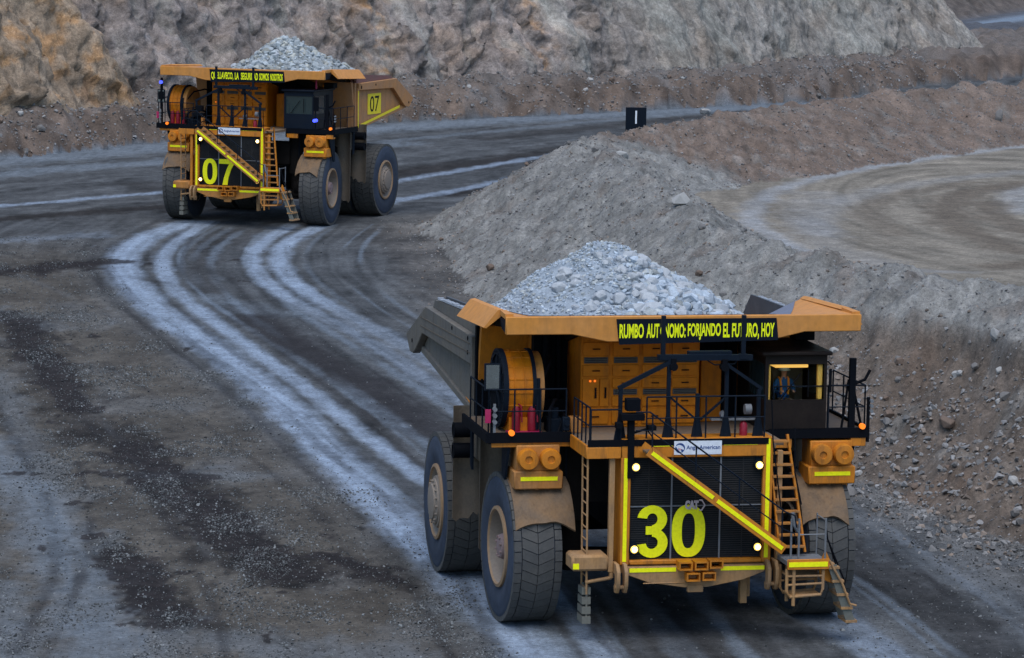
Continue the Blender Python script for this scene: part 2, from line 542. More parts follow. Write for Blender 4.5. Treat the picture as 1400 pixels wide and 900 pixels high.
def make_wheel(root, x, y, steer, front, side, full=True):
    wm = MB()
    h = 0.65 * side
    if front:
        wm.lathe([(1.04, h - .14 * side), (1.03, h - .02 * side), (0.95, h + .0 * side), (0.92, h - .05 * side)], (0, 0, 0), 'y', 56, 1)
        wm.lathe([(0.92, h - .05 * side), (0.86, h - .3 * side), (0.80, h - .52 * side), (0.45, h - .5 * side), (0.42, h - .35 * side)], (0, 0, 0), 'y', 56, 0)
        wm.lathe([(1.04, h - .14 * side), (1.0, -h)], (0, 0, 0), 'y', 40, 0)
        wm.lathe([(0.80, -h * .6), (0.05, -h * .6)], (0, 0, 0), 'y', 24, 0)
        for k in range(20):
            a = k * math.pi / 10
            wm.cyl((math.cos(a) * .66, h - .53 * side, math.sin(a) * .66), 'y', .035, 0, .06 * side, 8, 0)
    else:
        wm.lathe([(1.04, h - .14 * side), (1.03, h - .02 * side), (0.95, h), (0.92, h - .06 * side)], (0, 0, 0), 'y', 56, 1)
        wm.lathe([(0.92, h - .06 * side), (0.84, h - .16 * side), (0.74, h - .16 * side), (0.70, h - .03 * side), (0.62, h - .02 * side)], (0, 0, 0), 'y', 56, 0)
        wm.lathe([(1.04, h - .14 * side), (1.0, -h)], (0, 0, 0), 'y', 40, 0)
        wm.lathe([(0.9, -h * .6), (0.05, -h * .6)], (0, 0, 0), 'y', 24, 0)
    w = wm.build("wheel", [M['rim'], M['rim_edge']], root)
    w.location = (x, y, 1.9)
    w.rotation_euler = (0, random.random() * 6, steer)
    make_tyre(w, 1.3, front, side)
    if full:
        hb = MB()
        if front:
            hb.lathe([(0.44, h - .5 * side), (0.36, h - .3 * side), (0.3, h - .1 * side), (0.22, h - .07 * side), (0.001, h - .07 * side)], (0, 0, 0), 'y', 28, 0)
            for k in range(8):
                a = k * math.pi / 4
                hb.cyl((math.cos(a) * .25, h - .1 * side, math.sin(a) * .25), 'y', .03, 0, .06 * side, 8, 0)
        else:
            hb.lathe([(0.66, h - .1 * side), (0.62, h + .02 * side), (0.5, h + .05 * side), (0.48, h + .1 * side), (0.3, h + .13 * side), (0.001, h + .13 * side)], (0, 0, 0), 'y', 36, 0)
            for k in range(16):
                a = k * math.pi / 8
                hb.cyl((math.cos(a) * .57, h + .02 * side, math.sin(a) * .57), 'y', .032, 0, .06 * side, 8, 0)
        hb.build("hub", M['hub'] if front else M['rim'], w)
    return w


def rail(name, pts, root, h=1.05, mid=True, r=0.022, step=0.75, toe=False, mats=None, close_ends=True):
    """guard rail along a poly line at deck level"""
    mb = MB()
    pts = [Vector(p) for p in pts]
    up = Vector((0, 0, h))
    for a, b in zip(pts[:-1], pts[1:]):
        mb.tube(a + up, b + up, r, 7)
        if mid: mb.tube(a + up * .52, b + up * .52, r * .8, 6)
        L = (b - a).length; n = max(1, round(L / step))
        for k in range(n + 1):
            p = a.lerp(b, k / n)
            mb.tube(p, p + up, r, 7)
        if toe: mb.beam(a + Vector((0, 0, .07)), b + Vector((0, 0, .07)), .02, .14)
    return mb.build(name, mats or M['dark'], root)


def lamp(root, name, y, z, x=2.99, r=0.095):
    hs = MB(); hs.cyl((x, y, z), 'x', r + .03, -.1, .045, 20)
    hs.box(x - .16, x - .1, y - .08, y + .08, z - .08, z + .2)
    o = hs.build(name, M['dark'], root)
    ln = MB(); ln.lathe([(r, .046), (r * .6, .075)], (x, y, z), 'x', 20, 1); ln.lathe([(r * .6, .075), (r * .3, .09), (.001, .095)], (x, y, z), 'x', 20, 0)
    ln.build("lens", [M['lamp'], M['lamp_edge']], o)
    return o


def put_numeral(mb, ch, y0, y1, z0, z1, x0, x1):
    """one heavy condensed numeral on the front, its outline between x0 and x1"""
    W_, H_ = y1 - y0, z1 - z0
    def ribbon(out, inn, closed=False):
        n = len(out)
        o = [(y0 + a * W_, z0 + b * H_) for a, b in out]; i_ = [(y0 + a * W_, z0 + b * H_) for a, b in inn]
        vs = [(x, *p) for x in (x0, x1) for p in o + i_]
        fs = []
        k = 2 * n
        for j in range(n if closed else n - 1):
            q = (j + 1) % n
            fs += [(k + j, k + q, k + n + q, k + n + j), (j, n + j, n + q, q), (j, q, k + q, k + j), (n + j, k + n + j, k + n + q, n + q)]
        if not closed: fs += [(0, k, k + n, n), (n - 1, 2 * n - 1, k + 2 * n - 1, k + n - 1)]
        mb.add(vs, fs)
    if ch == '0':
        A = [2 * math.pi * j / 40 for j in range(40)]
        se = lambda a, rx, rz, e: (.5 + rx * math.copysign(abs(math.cos(a)) ** e, math.cos(a)), .5 + rz * math.copysign(abs(math.sin(a)) ** e, math.sin(a)))
        ribbon([se(a, .5, .5, .86) for a in A], [se(a, .20, .335, .8) for a in A], True)
    elif ch == '7':
        ribbon([(0, 1), (1, 1), (1, .84), (.80, .62), (.63, .3), (.56, 0)], [(0, .815), (.66, .815), (.66, .815), (.5, .6), (.33, .28), (.24, 0)])
    else:  # 3
        up = [(.5 + .47 * math.cos(a), .735 + .265 * math.sin(a)) for a in [R(172) - R(262) * j / 20 for j in range(21)]]
        upi = [(.5 + .17 * math.cos(a), .735 + .115 * math.sin(a)) for a in [R(172) - R(262) * j / 20 for j in range(21)]]
        ribbon(up, upi)
        lo = [(.5 + .5 * math.cos(a), .285 + .285 * math.sin(a)) for a in [R(90) - R(262) * j / 20 for j in range(21)]]
        loi = [(.5 + .19 * math.cos(a), .285 + .12 * math.sin(a)) for a in [R(90) - R(262) * j / 20 for j in range(21)]]
        x1 += .003; ribbon(lo, loi)
        x1 += .004
        ribbon([(.3, .60), (.56, .60)], [(.3, .445), (.56, .445)])


def make_truck(loc, yaw, number, banner, label, steer, dusty):
    t = empty("mining_truck", loc, yaw - math.pi / 2)
    tag(t, label, "mining truck", "loaded haul trucks coming down the road")
    bodyM = M['body_dust'] if dusty else M['body_orange']

    # --- wheels
    for s in (1, -1):
        make_wheel(t, 0, s * 3.8, steer, True, s)
        make_wheel(t, -6.57, s * 4.2, 0, False, s)
        make_wheel(t, -6.57, s * 2.72, 0, False, s, False)

    # --- chassis and running gear
    c = MB()
    for s in (1, -1):
        c.box(-8.2, 2.5, s * 0.75, s * 1.15, 1.95, 2.85)
    c.box(2.0, 2.55, -1.7, 1.7, 1.75, 2.5); c.box(-2.6, -2.1, -1.1, 1.1, 1.9, 2.9); c.box(-8.3, -7.9, -1.1, 1.1, 1.9, 2.8)
    c.box(-5.0, -4.6, -1.0, 1.0, 1.9, 2.8)
    c.build("chassis", M['under'], t, .03)
    ax = MB(); ax.cyl((-6.57, 0, 1.9), 'y', .85, -2.0, 2.0, 28); ax.cyl((-6.57, 0, 1.9), 'y', .62, -4.2, 4.2, 24)
    ax.beam((-6.2, 0, 2.2), (-3.2, 0, 2.4), 1.2, .7)
    ax.build("rear_axle", M['under'], t)
    for s in (1, -1):
        st = MB(); st.cyl((0.1, s * 2.45, 0), 'z', .36, 2.6, 4.7, 20); st.cyl((0.1, s * 2.5, 0), 'z', .28, 1.3, 2.6, 20)
        st.cyl((0, s * 2.5, 1.9), 'y', .5, 0, s * .9, 24); st.box(-.5, .6, s * 1.1, s * 2.3, 3.1, 4.2)
        st.build("suspension_strut", M['under'], t)
        ar = MB(); ar.beam((0.5, s * .4, 1.7), (0.2, s * 2.8, 1.6), .35, .3); ar.tube((-.6, s * .5, 1.6), (-.5, s * 2.9, 1.7), .08)
        ar.build("steering_arm", M['under'], t)
        hc = MB(); hc.cyl((-3.9, s * 1.5, 0), 'z', .2, 2.4, 4.9, 18); hc.build("hoist_cylinder", M['grey'], t)
    e = MB(); e.box(.3, 2.0, -1.2, 1.2, 1.9, 4.7); e.box(.8, 1.7, -1.6, 1.6, 2.9, 4.3); e.cyl((1.0, 0, 1.75), 'x', .5, -1.2, .8, 20)
    for k in range(5): e.tube((.4 + k * .3, -1.5, 3.2), (.4 + k * .3, -1.9, 4.6), .07, 8)
    e.build("engine", M['under'], t, .02)
    for s in (1, -1):
        k = MB(); k.box(-3.0, -1.9, s * 2.5, s * 4.05, 1.45, 4.0)
        k.build("fuel_tank", M['under'] if s > 0 else M['flap'], t, .12)

    # --- radiator front
    g = MB(); g.box(2.1, 2.86, -1.7, 1.7, 2.04, 4.64)
    ra = g.build("radiator", M['grille'], t)
    g = MB()
    for k in range(46): g.box(2.862, 2.874, -1.7, 1.7, 2.07 + k * .055, 2.095 + k * .055, 0)
    for y in (-1.2, 0, 1.2): g.box(2.862, 2.879, y - .012, y + .012, 2.05, 4.6, 0)
    g.build("slat_panel", M['slat'], ra)
    gb = MB()
    for y in (-.62, .62): gb.box(2.87, 2.9, y - .02, y + .02, 2.05, 4.6)
    gb.box(2.88, 2.895, -1.7, 1.7, 3.36, 3.385)
    gb.build("grille_bar", M['grey'], ra)
    fr = MB()
    fr.box(2.2, 2.98, -1.93, -1.68, 1.93, 5.06); fr.box(2.2, 2.98, 1.68, 1.93, 1.93, 5.06)
    fr.box(2.25, 2.985, -1.93, 1.93, 4.6, 5.07); fr.box(2.3, 3.02, -1.68, 1.68, 1.94, 2.05)
    fr.build("grille_frame", M['orange'], ra, .02)
    for (y0, y1, z0, z1) in ((-1.86, -1.765, 2.02, 4.6), (1.75, 1.85, 2.05, 5.03), (-1.25, -.65, 4.88, 5.02), (.65, 1.52, 4.89, 5.03)):
        b = MB(); b.box(2.98, 2.996, y0, y1, z0, z1); b.build("reflective_strip", M['yellow'], ra)
    sp = MB(); sp.box(2.985, 3.005, -.61, .6, 4.67, 5.01, 0)
    put_text(sp, "AngloAmerican", 'front', -.3, .56, 4.77, 4.9, 3.004, 1, .012, .006)
    # round mark on the plate: two blue crescents round a rose wedge
    for a0, a1, r0, r1, mm in ((R(-20), R(150), .075, .125, 1), (R(160), R(285), .06, .125, 1), (R(290), R(335), .03, .12, 1), (R(170), R(330), .0, .055, 2)):
        n = 14; vs = []
        for i in range(n + 1):
            a = a0 + (a1 - a0) * i / n
            tp = math.sin(math.pi * i / n)
            ri = r1 - (r1 - r0) * (0.35 + .65 * tp)
            for rr in (ri, r1):
                vs.append((3.008, -.46 + math.cos(a) * rr, 4.835 + math.sin(a) * rr))
        sp.add(vs, [(2 * i, 2 * i + 1, 2 * i + 3, 2 * i + 2) for i in range(n)], mm)
    sp.build("maker_plate", [M['white'], M['blue_ink'], M['red_ink']], ra)
    nm = MB()
    for ch, a_, b_ in zip(number, (-1.5, -.6), (-.7, .25)): put_numeral(nm, ch, a_, b_, 2.09, 3.40, 2.885, 2.915)
    nm.build("fleet_number", M['yellow'], ra)
    bd = MB()
    put_text(bd, "CAT", 'front', -.28, .06, 3.29, 3.51, 2.92, 0, .07, .03)
    hx = [(.06, 3.53), (.13, 3.53), (.22, 3.39), (.13, 3.25), (.06, 3.25), (.06, 3.28), (.115, 3.28), (.185, 3.39), (.115, 3.5), (.06, 3.5)]
    bd.prism('x', [(y + .02, z) for y, z in hx], 2.92, 2.95, 0)
    if dusty: bd.build("badge", M['badge'], ra)
    for y in (-1.57, 1.57):
        for z in (4.38, 2.33): lamp(ra, "headlight", y, z)
    for s in (1, -1):
        p = MB(); p.box(2.78, 2.92, s * 2.07, s * 2.2, 1.75, 4.72); p.build("front_post", M['tan'] if dusty else M['orange'], t, .01)

    # --- bumper
    b = MB()
    b.prism('x', [(-1.75, 1.9), (1.75, 1.9), (1.75, 1.72), (1.2, 1.52), (.3, 1.36), (-.3, 1.36), (-1.2, 1.5), (-1.75, 1.7)], 2.55, 3.1)
    b.box(2.5, 2.9, -1.9, 1.9, 1.72, 1.92); b.box(3.08, 3.12, -1.35, -.12, 1.47, 1.5); b.box(3.0, 3.14, -.22, .18, 1.24, 1.42)
    bu = b.build("bumper", M['tan'] if dusty else M['orange_dusty'], t, .025)
    for y0, y1 in ((-1.7, -.52), (.62, 1.74)):
        b = MB(); b.box(3.1, 3.115, y0, y1, 1.77, 1.87); b.build("reflective_strip", M['yellow'], bu)
    for y, z in ((-.33, 1.94), (.07, 1.94), (.45, 1.97), (-.13, 1.66), (.27, 1.67)):
        b = MB(); w, h, q = .17, .105, .035
        b.box(3.0, 3.36, y - w, y + w, z + h - q, z + h); b.box(3.0, 3.36, y - w, y + w, z - h, z - h + q)
        b.box(3.0, 3.36, y - w, y - w + q, z - h + q, z + h - q); b.box(3.0, 3.36, y + w - q, y + w, z - h + q, z + h - q)
        b.build("step_box", M['orange'], bu)
    for s in (1, -1):
        b = MB()
        for o in (-.1, .1):
            b.prism('y', [(2.75, 2.0), (3.18, 2.0), (3.34, 1.82), (3.34, 1.5), (3.22, 1.28), (3.02, 1.26), (2.96, 1.42), (3.08, 1.52), (3.05, 1.72), (2.75, 1.75)], s * 1.92 + o - .045, s * 1.92 + o + .045)
        b.tube((3.18, s * 1.92 - .16, 1.42), (3.18, s * 1.92 + .16, 1.42), .055)
        b.build("tow_bracket", M['tan'], bu, .015)
    b = MB(); b.box(2.3, 2.5, 1.3, 1.48, .8, 1.8); b.box(2.2, 2.4, 1.5, 1.58, .95, 1.8)
    b.build("hanging_bracket", M['tan'], t, .01)

    # --- diagonal stairway across the radiator
    A, B = Vector((0, -1.45, 4.92)), Vector((0, 2.02, 2.40))
    d = (B - A).normalized(); nrm = Vector((0, -d.z, d.y)) if d.y > 0 else Vector((0, d.z, -d.y))
    s_ = MB()
    for x in (3.12, 3.86):
        s_.beam((x, A.y, A.z), (x, B.y, B.z), .035, .26, 0, nrm)
    st = s_.build("diagonal_stairway", M['orange'] if dusty else M['orange_dusty'], t)
    tr = MB()
    n = 13
    for k in range(n):
        p = A.lerp(B, (k + .5) / n)
        tr.box(3.138, 3.842, p.y - .12, p.y + .12, p.z - .02, p.z + .02)
    tr.build("tread", M['mudguard'], st)
    for a, bb in ((.02, .47), (.5, .985)):
        y = MB(); p, q = A.lerp(B, a), A.lerp(B, bb)
        y.beam((3.886, p.y, p.z), (3.886, q.y, q.z), .012, .1, 0, nrm); y.build("reflective_strip", M['yellow'], st)
    h = MB()
    for hh, r in ((.95, .022), (.5, .016)):
        h.path([(3.86, A.y - .35, A.z + hh), (3.86, A.y, A.z + hh), (3.86, B.y, B.z + hh), (3.86, B.y + .25, B.z + hh - .1), (3.86, B.y + .3, B.z + hh - .4)], r, 7)
    for k in (.02, .34, .66, .98):
        p = A.lerp(B, k); h.tube((3.86, p.y, p.z), (3.86, p.y, p.z + .95), .02, 7)
    h.build("handrail", M['dark'], st)

    # --- landing, folding steps and ladders on the left
    l = MB(); l.box(2.9, 3.86, 2.12, 3.16, 1.98, 2.1); la = l.build("landing", M['grey'], t, .01)
    l = MB(); l.box(3.862, 3.9, 2.1, 3.17, 1.9, 2.16); l.prism('x', [(3.0, 1.9), (3.17, 2.3), (3.5, 1.6), (3.5, 1.42), (3.05, 1.6)], 3.5, 3.6)
    l.build("kick_plate", M['orange'], la, .01)
    l = MB(); l.box(3.9, 3.912, 2.14, 3.13, 1.97, 2.09); l.build("reflective_strip", M['yellow'], la)
    l = MB()
    for y in (2.22, 2.42, 3.1): l.tube((3.75, y, 2.1), (3.75, y, 3.15), .028, 7)
    l.tube((3.75, 2.42, 2.75), (3.75, 3.1, 2.75), .016, 6); l.tube((3.0, 3.1, 2.1), (3.0, 3.1, 3.15), .022, 7); l.tube((3.0, 3.1, 3.1), (3.75, 3.1, 3.1), .02, 7)
    l.path([(3.7, 2.25, 3.3), (3.72, 2.3, 3.0), (3.72, 2.4, 2.8)], .05, 7)
    l.build("handrail", M['grey'], la)
    l = MB(); l.path([(3.6, 3.12, 3.1), (3.6, 3.2, 2.6), (3.6, 3.5, 1.9), (3.6, 3.66, 1.55), (3.6, 3.62, 1.35)], .022, 6)
    l.path([(3.5, 3.16, 2.8), (3.5, 3.4, 2.1), (3.55, 3.6, 1.5)], .018, 6)
    l.build("grab_cable", M['black'], la)
    fs = MB()
    for x in (3.2, 3.8):
        fs.path([(x, 2.12, 1.9), (x, 2.12, 1.35), (x, 2.2, 1.2), (x, 3.0, 1.25), (x, 3.05, 1.4), (x, 3.05, 1.9)], .04, 7)
        fs.tube((x, 2.12, 1.72), (x, 3.05, 1.72), .03, 7); fs.tube((x, 2.12, 1.5), (x, 3.05, 1.53), .03, 7)
        fs.tube((x, 2.3, 1.95), (x, 2.3, .98), .045, 7)
    fs.box(3.2, 3.8, 2.15, 3.0, 1.7, 1.74); fs.box(3.2, 3.8, 2.2, 3.0, 1.22, 1.26)
    fs.build("lower_step_frame", M['tan'] if dusty else M['orange_dusty'], t)
    fl = MB()
    for x in (3.1, 3.74):
        fl.beam((x, 3.3, 1.95), (x, 3.82, .5), .04, .22, 0, (0, 1, .3))
    fo = fl.build("folding_ladder", M['greygreen'], t)
    fl = MB()
    for k in range(5):
        f = .03 + k * .235; yy, zz = 3.3 + f * .52, 1.95 - f * 1.45
        fl.box(3.12, 3.8, yy - .14, yy + .16, zz - .03, zz + .03)
    fl.build("tread", M['tan'], fo)
    fl = MB(); fl.path([(3.8, 3.2, 2.1), (3.82, 3.55, 1.5), (3.82, 3.75, 1.0), (3.82, 3.92, .95)], .03, 7); fl.build("handrail", M['tan'], fo)
    ld = MB()
    ld.beam((2.75, 1.86, 5.08), (3.15, 2.1, 2.2), .09, .04, 0, (0, 1, 0)); ld.beam((2.75, 2.34, 5.1), (3.15, 2.76, 2.2), .1, .05, 0, (0, 1, 0))
    lad = ld.build("access_ladder", M['orange'], t)
    ld = MB()
    for k in range(10):
        f = .05 + k * .1; z = 5.08 - f * 2.88; x = 2.75 + f * .4
        ld.box(x - .06, x + .09, 1.86 + f * .24, 2.34 + f * .42, z - .025, z + .025)
    ld.build("tread", M['orange_dusty'], lad)
    ld = MB(); ld.path([(3.0, 2.46, 5.3), (3.1, 2.46, 4.2), (3.2, 2.62, 3.4)], .02, 7); ld.path([(3.0, 1.85, 6.0), (3.02, 1.9, 5.0), (3.2, 2.1, 3.3)], .018, 7)
    ld.build("handrail", M['black'], lad)
    em = MB()
    for x in (2.3, 2.86): em.tube((x, -2.72, 1.2), (x, -2.75, 4.86), .026, 7)
    for k in range(12): em.tube((2.3, -2.73, 1.35 + k * .3), (2.86, -2.73, 1.35 + k * .3), .02, 6)
    eo = em.build("emergency_ladder", M['tan'], t)
    em = MB()
    for k in range(4):
        em.box(2.3 + .02 * k, 2.86 - .02 * k, -2.82, -2.6, .46 + k * .24, .64 + k * .24)
    for x in (2.36, 2.8): em.tube((x, -2.7, .44), (x, -2.7, 1.4), .03, 6)
    em.build("flexible_step", M['greygreen'], eo)
    bx = MB(); bx.box(2.25, 3.0, -3.13, -2.2, 1.8, 2.2, 0); bb = bx.build("battery_box", M['tan'] if dusty else M['orange_dusty'], t, .06)
    bx = MB(); bx.box(2.98, 3.012, -3.1, -2.95, 1.86, 2.0); bx.build("reflective_strip", M['yellow'], bb)
    bx = MB(); bx.tube((2.85, -2.1, 1.6), (2.85, -2.75, 1.5), .045); bx.tube((2.85, -2.1, 1.6), (2.85, -2.1, 2.0), .06); bx.build("ladder_arm", M['tan'], t)

    # --- air cleaners and mudguards
    for s in (1, -1):
        yb = 3.98 if s > 0 else -3.63
        f = MB(); f.box(.35, 1.15, yb - .55, yb + .55, 4.0, 4.66); f.box(.35, 1.26, yb - .62, yb + .62, 3.56, 4.02); f.box(.5, 1.0, yb - .5, yb + .5, 3.4, 3.58)
        fo = f.build("air_cleaner", M['orange'] if s > 0 or not dusty else M['orange_dusty'], t, .03)
        for o in (-.285, .285):
            q = MB(); q.lathe([(.26, -.1), (.265, .2), (.24, .26), (.1, .27), (.085, .22), (.001, .22)], (1.15, yb + o, 4.33), 'x', 28)
            q.build("filter_canister", M['orange'], fo)
        q = MB(); q.box(1.26, 1.275, yb - .46, yb + .48, 3.78, 3.88); q.build("reflective_strip", M['yellow'], fo)
        q = MB()
        for o in (-.3, 0, .3): q.cyl((1.0, yb + o, 0), 'z', .05, 3.3, 3.58, 10, 0, .07)
        q.build("drain_cup", M['tan'], fo)
        mg = MB(); n = 12
        prof = [(.45, 3.75), (.95, 3.6), (1.35, 3.3), (1.65, 2.95), (1.8, 2.62)]
        y0, y1 = (yb - .66, yb + .66)
        y0, y1 = (-4.3, -2.78) if s < 0 else (3.1, 4.32)
        rows = []
        for i in range(n + 1):
            yy = y0 + (y1 - y0) * i / n
            arch = .22 * math.sin(math.pi * i / n) + .03 * math.sin(i * .9)
            rows.append([(x + .03 * math.sin(i * 1.7 + j), yy, z + (arch if j == 4 else 0)) for j, (x, z) in enumerate(prof)])
        k = len(prof)
        vs = [p for r_ in rows for p in r_]; vs2 = [(x - .05, y, z - .04) for x, y, z in vs]
        off = len(vs); fs = []
        for i in range(n):
            for j in range(k - 1):
                a, b_, c_, d_ = i * k + j, i * k + j + 1, (i + 1) * k + j + 1, (i + 1) * k + j
                fs.append((a, b_, c_, d_)); fs.append((off + d_, off + c_, off + b_, off + a))
            fs.append((i * k + k - 1, (i + 1) * k + k - 1, off + (i + 1) * k + k - 1, off + i * k + k - 1))
            fs.append((i * k, off + i * k, off + (i + 1) * k, (i + 1) * k))
        for i in (0, n):
            for j in range(k - 1): fs.append((i * k + j, i * k + j + 1, off + i * k + j + 1, off + i * k + j))
        mg.add(vs + vs2, fs, 0, True)
        mg.box(.3, 1.2, y0, y1, 3.3, 3.4) if False else None
        mg.build("mudguard", M['mudguard'], t)
        mb_ = MB(); mb_.prism('y', [(-.6, 4.76), (.35, 4.76), (.35, 3.4), (-.6, 3.9)], s * 2.75, s * 2.7); mb_.build("side_bracket", M['dark'], t)
        mb_ = MB(); mb_.prism('y', [(.3, 4.76), (1.0, 4.76), (1.02, 4.6), (.4, 3.3), (.2, 3.3)], s * 4.32 if s < 0 else 4.66, (s * 4.32 if s < 0 else 4.66) - .06)
        mb_.build("side_bracket", M['dark'], t)

    # --- big rubber flaps ahead of the rear wheels
    for s, fx, y0, y1, zb in ((1, -3.42, 3.2, 4.95, 2.15), (-1, -3.42, 3.2, 4.95, 2.15), (1, -2.02, 3.0, 4.62, 1.25), (-1, -2.02, 3.0, 4.5, 1.6)):
        f = MB(); n = 16; y0, y1 = s * y0, s * y1
        top, rag = (5.0 if fx < -3 else 4.7), []
        for i in range(n + 1):
            rag.append(zb + .12 * math.sin(i * .9) + .1 * math.sin(i * 2.3 + 1) - (.25 if i > n - 3 else 0))
        vs = []; 
        for xx in (fx, fx + .06):
            for i in range(n + 1):
                yy = y0 + (y1 - y0) * i / n; wob = .05 * math.sin(i * .8)
                vs += [(xx + wob, yy, top), (xx + wob * 2, yy, rag[i])]
        q = 2 * (n + 1); fs = []
        for i in range(n):
            a = 2 * i
            fs += [(a, a + 2, a + 3, a + 1), (q + a, q + a + 1, q + a + 3, q + a + 2), (a + 1, a + 3, q + a + 3, q + a + 1), (a, q + a, q + a + 2, a + 2)]
        fs += [(0, 1, q + 1, q), (2 * n, q + 2 * n, q + 2 * n + 1, 2 * n + 1)]
        f.add(vs, fs, 0, True)
        f.build("mud_flap", M['flap'], t)
    for s in (1, -1):
        f = MB(); f.box(-2.9, -2.15, s * 4.0, s * 4.5, 3.7, 4.62)
        tk = f.build("side_tank", M['flap'], t, .05)
        for z in (4.42, 3.88):
            f = MB(); f.cyl((-3.0, 0, z), 'y', .2, s * 4.1, s * 5.0, 20); f.lathe([(.2, 5.0 * s), (.215, 5.02 * s), (.15, 5.03 * s), (.14, 4.8 * s), (.001, 4.8 * s)], (-3.0, 0, z), 'y', 20)
            f.build("exhaust_outlet", M['black'], t)
        f = MB(); f.prism('y', [(-2.4, 4.76), (-2.2, 4.76), (-2.2, 3.5), (-2.4, 3.6)], s * 4.62, s * 4.68); f.box(-2.5, -2.0, s * 4.1, s * 4.62, 4.62, 4.7)
        f.build("bracket", M['dark'], t)

    # --- decks
    dk = MB()
    dk.box(-2.2, 1.05, -4.88, -2.0, 4.8, 4.9); dk.box(-2.2, 1.05, 2.0, 4.88, 4.8, 4.9); dk.box(-1.6, 2.95, -2.0, 2.0, 4.8, 4.9); dk.box(1.05, 2.95, -2.75, -2.0, 4.8, 4.9)
    dk.box(1.05, 2.6, 2.0, 2.3, 4.8, 4.9)
    deck = dk.build("deck", M['deck'], t)
    ed = MB()
    ed.box(1.052, 1.12, 2.32, 4.95, 4.72, 4.98); ed.box(1.052, 1.12, -4.95, -2.78, 4.72, 4.98); ed.box(2.952, 3.0, -2.78, 1.8, 4.9, 5.06)
    for s in (1, -1): ed.box(-2.2, 1.05, s * 4.882, s * 4.95, 4.72, 4.98)
    ed.build("deck_edge", M['black'], deck)
    for nm_, bx4 in (("fascia", (1.13, 2.94, -2.82, -2.755, 4.6, 4.92)), ("fascia", (2.952, 3.01, -2.82, -1.95, 4.6, 4.88)), ("fascia", (1.0, 1.049, -4.8, -2.8, 4.6, 4.715)),
                     ("corner_block", (.8, 1.1, 4.5, 4.9, 4.5, 4.715)), ("hook_block", (1.0, 1.1, 2.35, 2.95, 4.48, 4.715))):
        ed = MB(); ed.box(*bx4); ed.build(nm_, M['orange'], deck, .01)
    br = MB()
    for s in (1, -1): br.box(-1.8, .9, s * 2.2, s * 2.5, 4.5, 4.79); br.box(-.2, .2, s * 2.2, s * 4.7, 4.55, 4.79)
    br.build("deck_beam", M['under'], deck)

    rail("deck_rail", [(1.0, -4.88, 4.9), (1.0, -2.9, 4.9)], t, 1.15, step=.65)
    rail("deck_rail", [(-1.4, -4.88, 4.9), (1.0, -4.88, 4.9)], t, 1.15, step=.8)
    rail("deck_rail", [(1.1, -2.72, 4.9), (2.9, -2.72, 4.9)], t, .95, step=.45)
    rail("deck_rail", [(2.92, -2.7, 4.95), (2.92, -1.95, 4.95)], t, .85, step=.75)
    rail("deck_rail", [(2.92, -1.3, 5.0), (2.92, 1.7, 5.0)], t, 1.1, step=.75)
    rail("deck_rail", [(1.0, 3.9, 4.9), (1.0, 4.88, 4.9), (-1.8, 4.88, 4.9)], t, 1.15, step=.95)
    rail("deck_rail", [(1.06, 2.45, 4.95), (1.06, 3.9, 4.95)], t, 1.1, mid=False, step=1.4)
    # front lamp and camera frame
    fm = MB()
    for y in (-.87, 1.17): fm.beam((2.7, y, 7.0), (2.7, y, 8.08), .1, .1); fm.box(2.62, 2.8, y - .1, y + .1, 7.0, 7.12)
    fm.beam((2.7, -1.0, 7.05), (2.7, 1.4, 7.03), .16, .14); fm.beam((2.55, -.2, 7.12), (2.55, .9, 7.12), .2, .12)
    for y, zt in ((-.72, 6.95), (.75, 6.9), (.02, 6.15), (1.58, 6.25), (-1.93, 6.32)):
        fm.beam((2.75, y, 4.9), (2.75, y, zt), .09, .09)
        fm.prism('x', [(y - .17, 4.92), (y + .17, 4.92), (y + .05, 5.6), (y - .05, 5.6)], 2.72, 2.78)
    fm.beam((2.75, -1.99, 6.3), (2.75, -.65, 6.96), .1, .1); fm.beam((2.75, .69, 6.9), (2.75, 1.66, 6.25), .1, .08)
    fm.beam((2.75, -.72, 6.1), (2.75, 0, 5.5), .05, .05); fm.beam((2.75, .75, 6.05), (2.75, .1, 5.5), .05, .05)
    fm.path([(2.7, .2, 7.0), (2.7, .45, 6.85), (2.7, .95, 6.87), (2.7, 1.15, 7.1)], .018, 6)
    fm.build("lamp_frame", M['dark'], t)
    for y, z in ((-.62, 6.83), (.68, 6.8)):
        q = MB(); q.cyl((2.75, y, z), 'x', .1, -.12, .12, 14); q.box(2.65, 2.85, y - .06, y + .06, z, z + .2); q.build("work_lamp", M['black'], t)
    cm = MB(); cm.box(2.8, 3.1, -1.84, -1.5, 5.78, 6.08); cm.box(2.85, 3.15, -1.98, -1.4, 5.55, 5.72); cm.beam((2.95, -1.7, 4.1), (2.95, -1.7, 5.6), .16, .16); cm.box(2.9, 3.14, -1.3, -1.1, 5.3, 5.42); cm.box(2.9, 3.12, -2.1, -1.95, 5.35, 5.5)
    cm.tube((2.95, -1.7, 5.2), (2.95, -1.2, 5.35), .03); cm.path([(2.98, -1.3, 5.3), (3.0, -1.15, 5.1), (3.0, -1.15, 4.8)], .02, 6)
    cm.build("sensor_mast", M['black'], t, .01)

    # --- grid drum, mirror, extinguishers on the right deck
    dr = MB(); cz, cx, rd = 5.94, -.1, .95
    dr.lathe([(rd - .02, -4.36), (rd, -4.34), (rd, -3.72), (rd - .02, -3.7)], (cx, 0, cz), 'y', 48)
    for k in range(9):
        a = R(-20 + k * 20)
        dr.beam((cx + math.cos(a) * rd, -4.34, cz + math.sin(a) * rd), (cx + math.cos(a) * rd, -3.72, cz + math.sin(a) * rd), .035, .03)
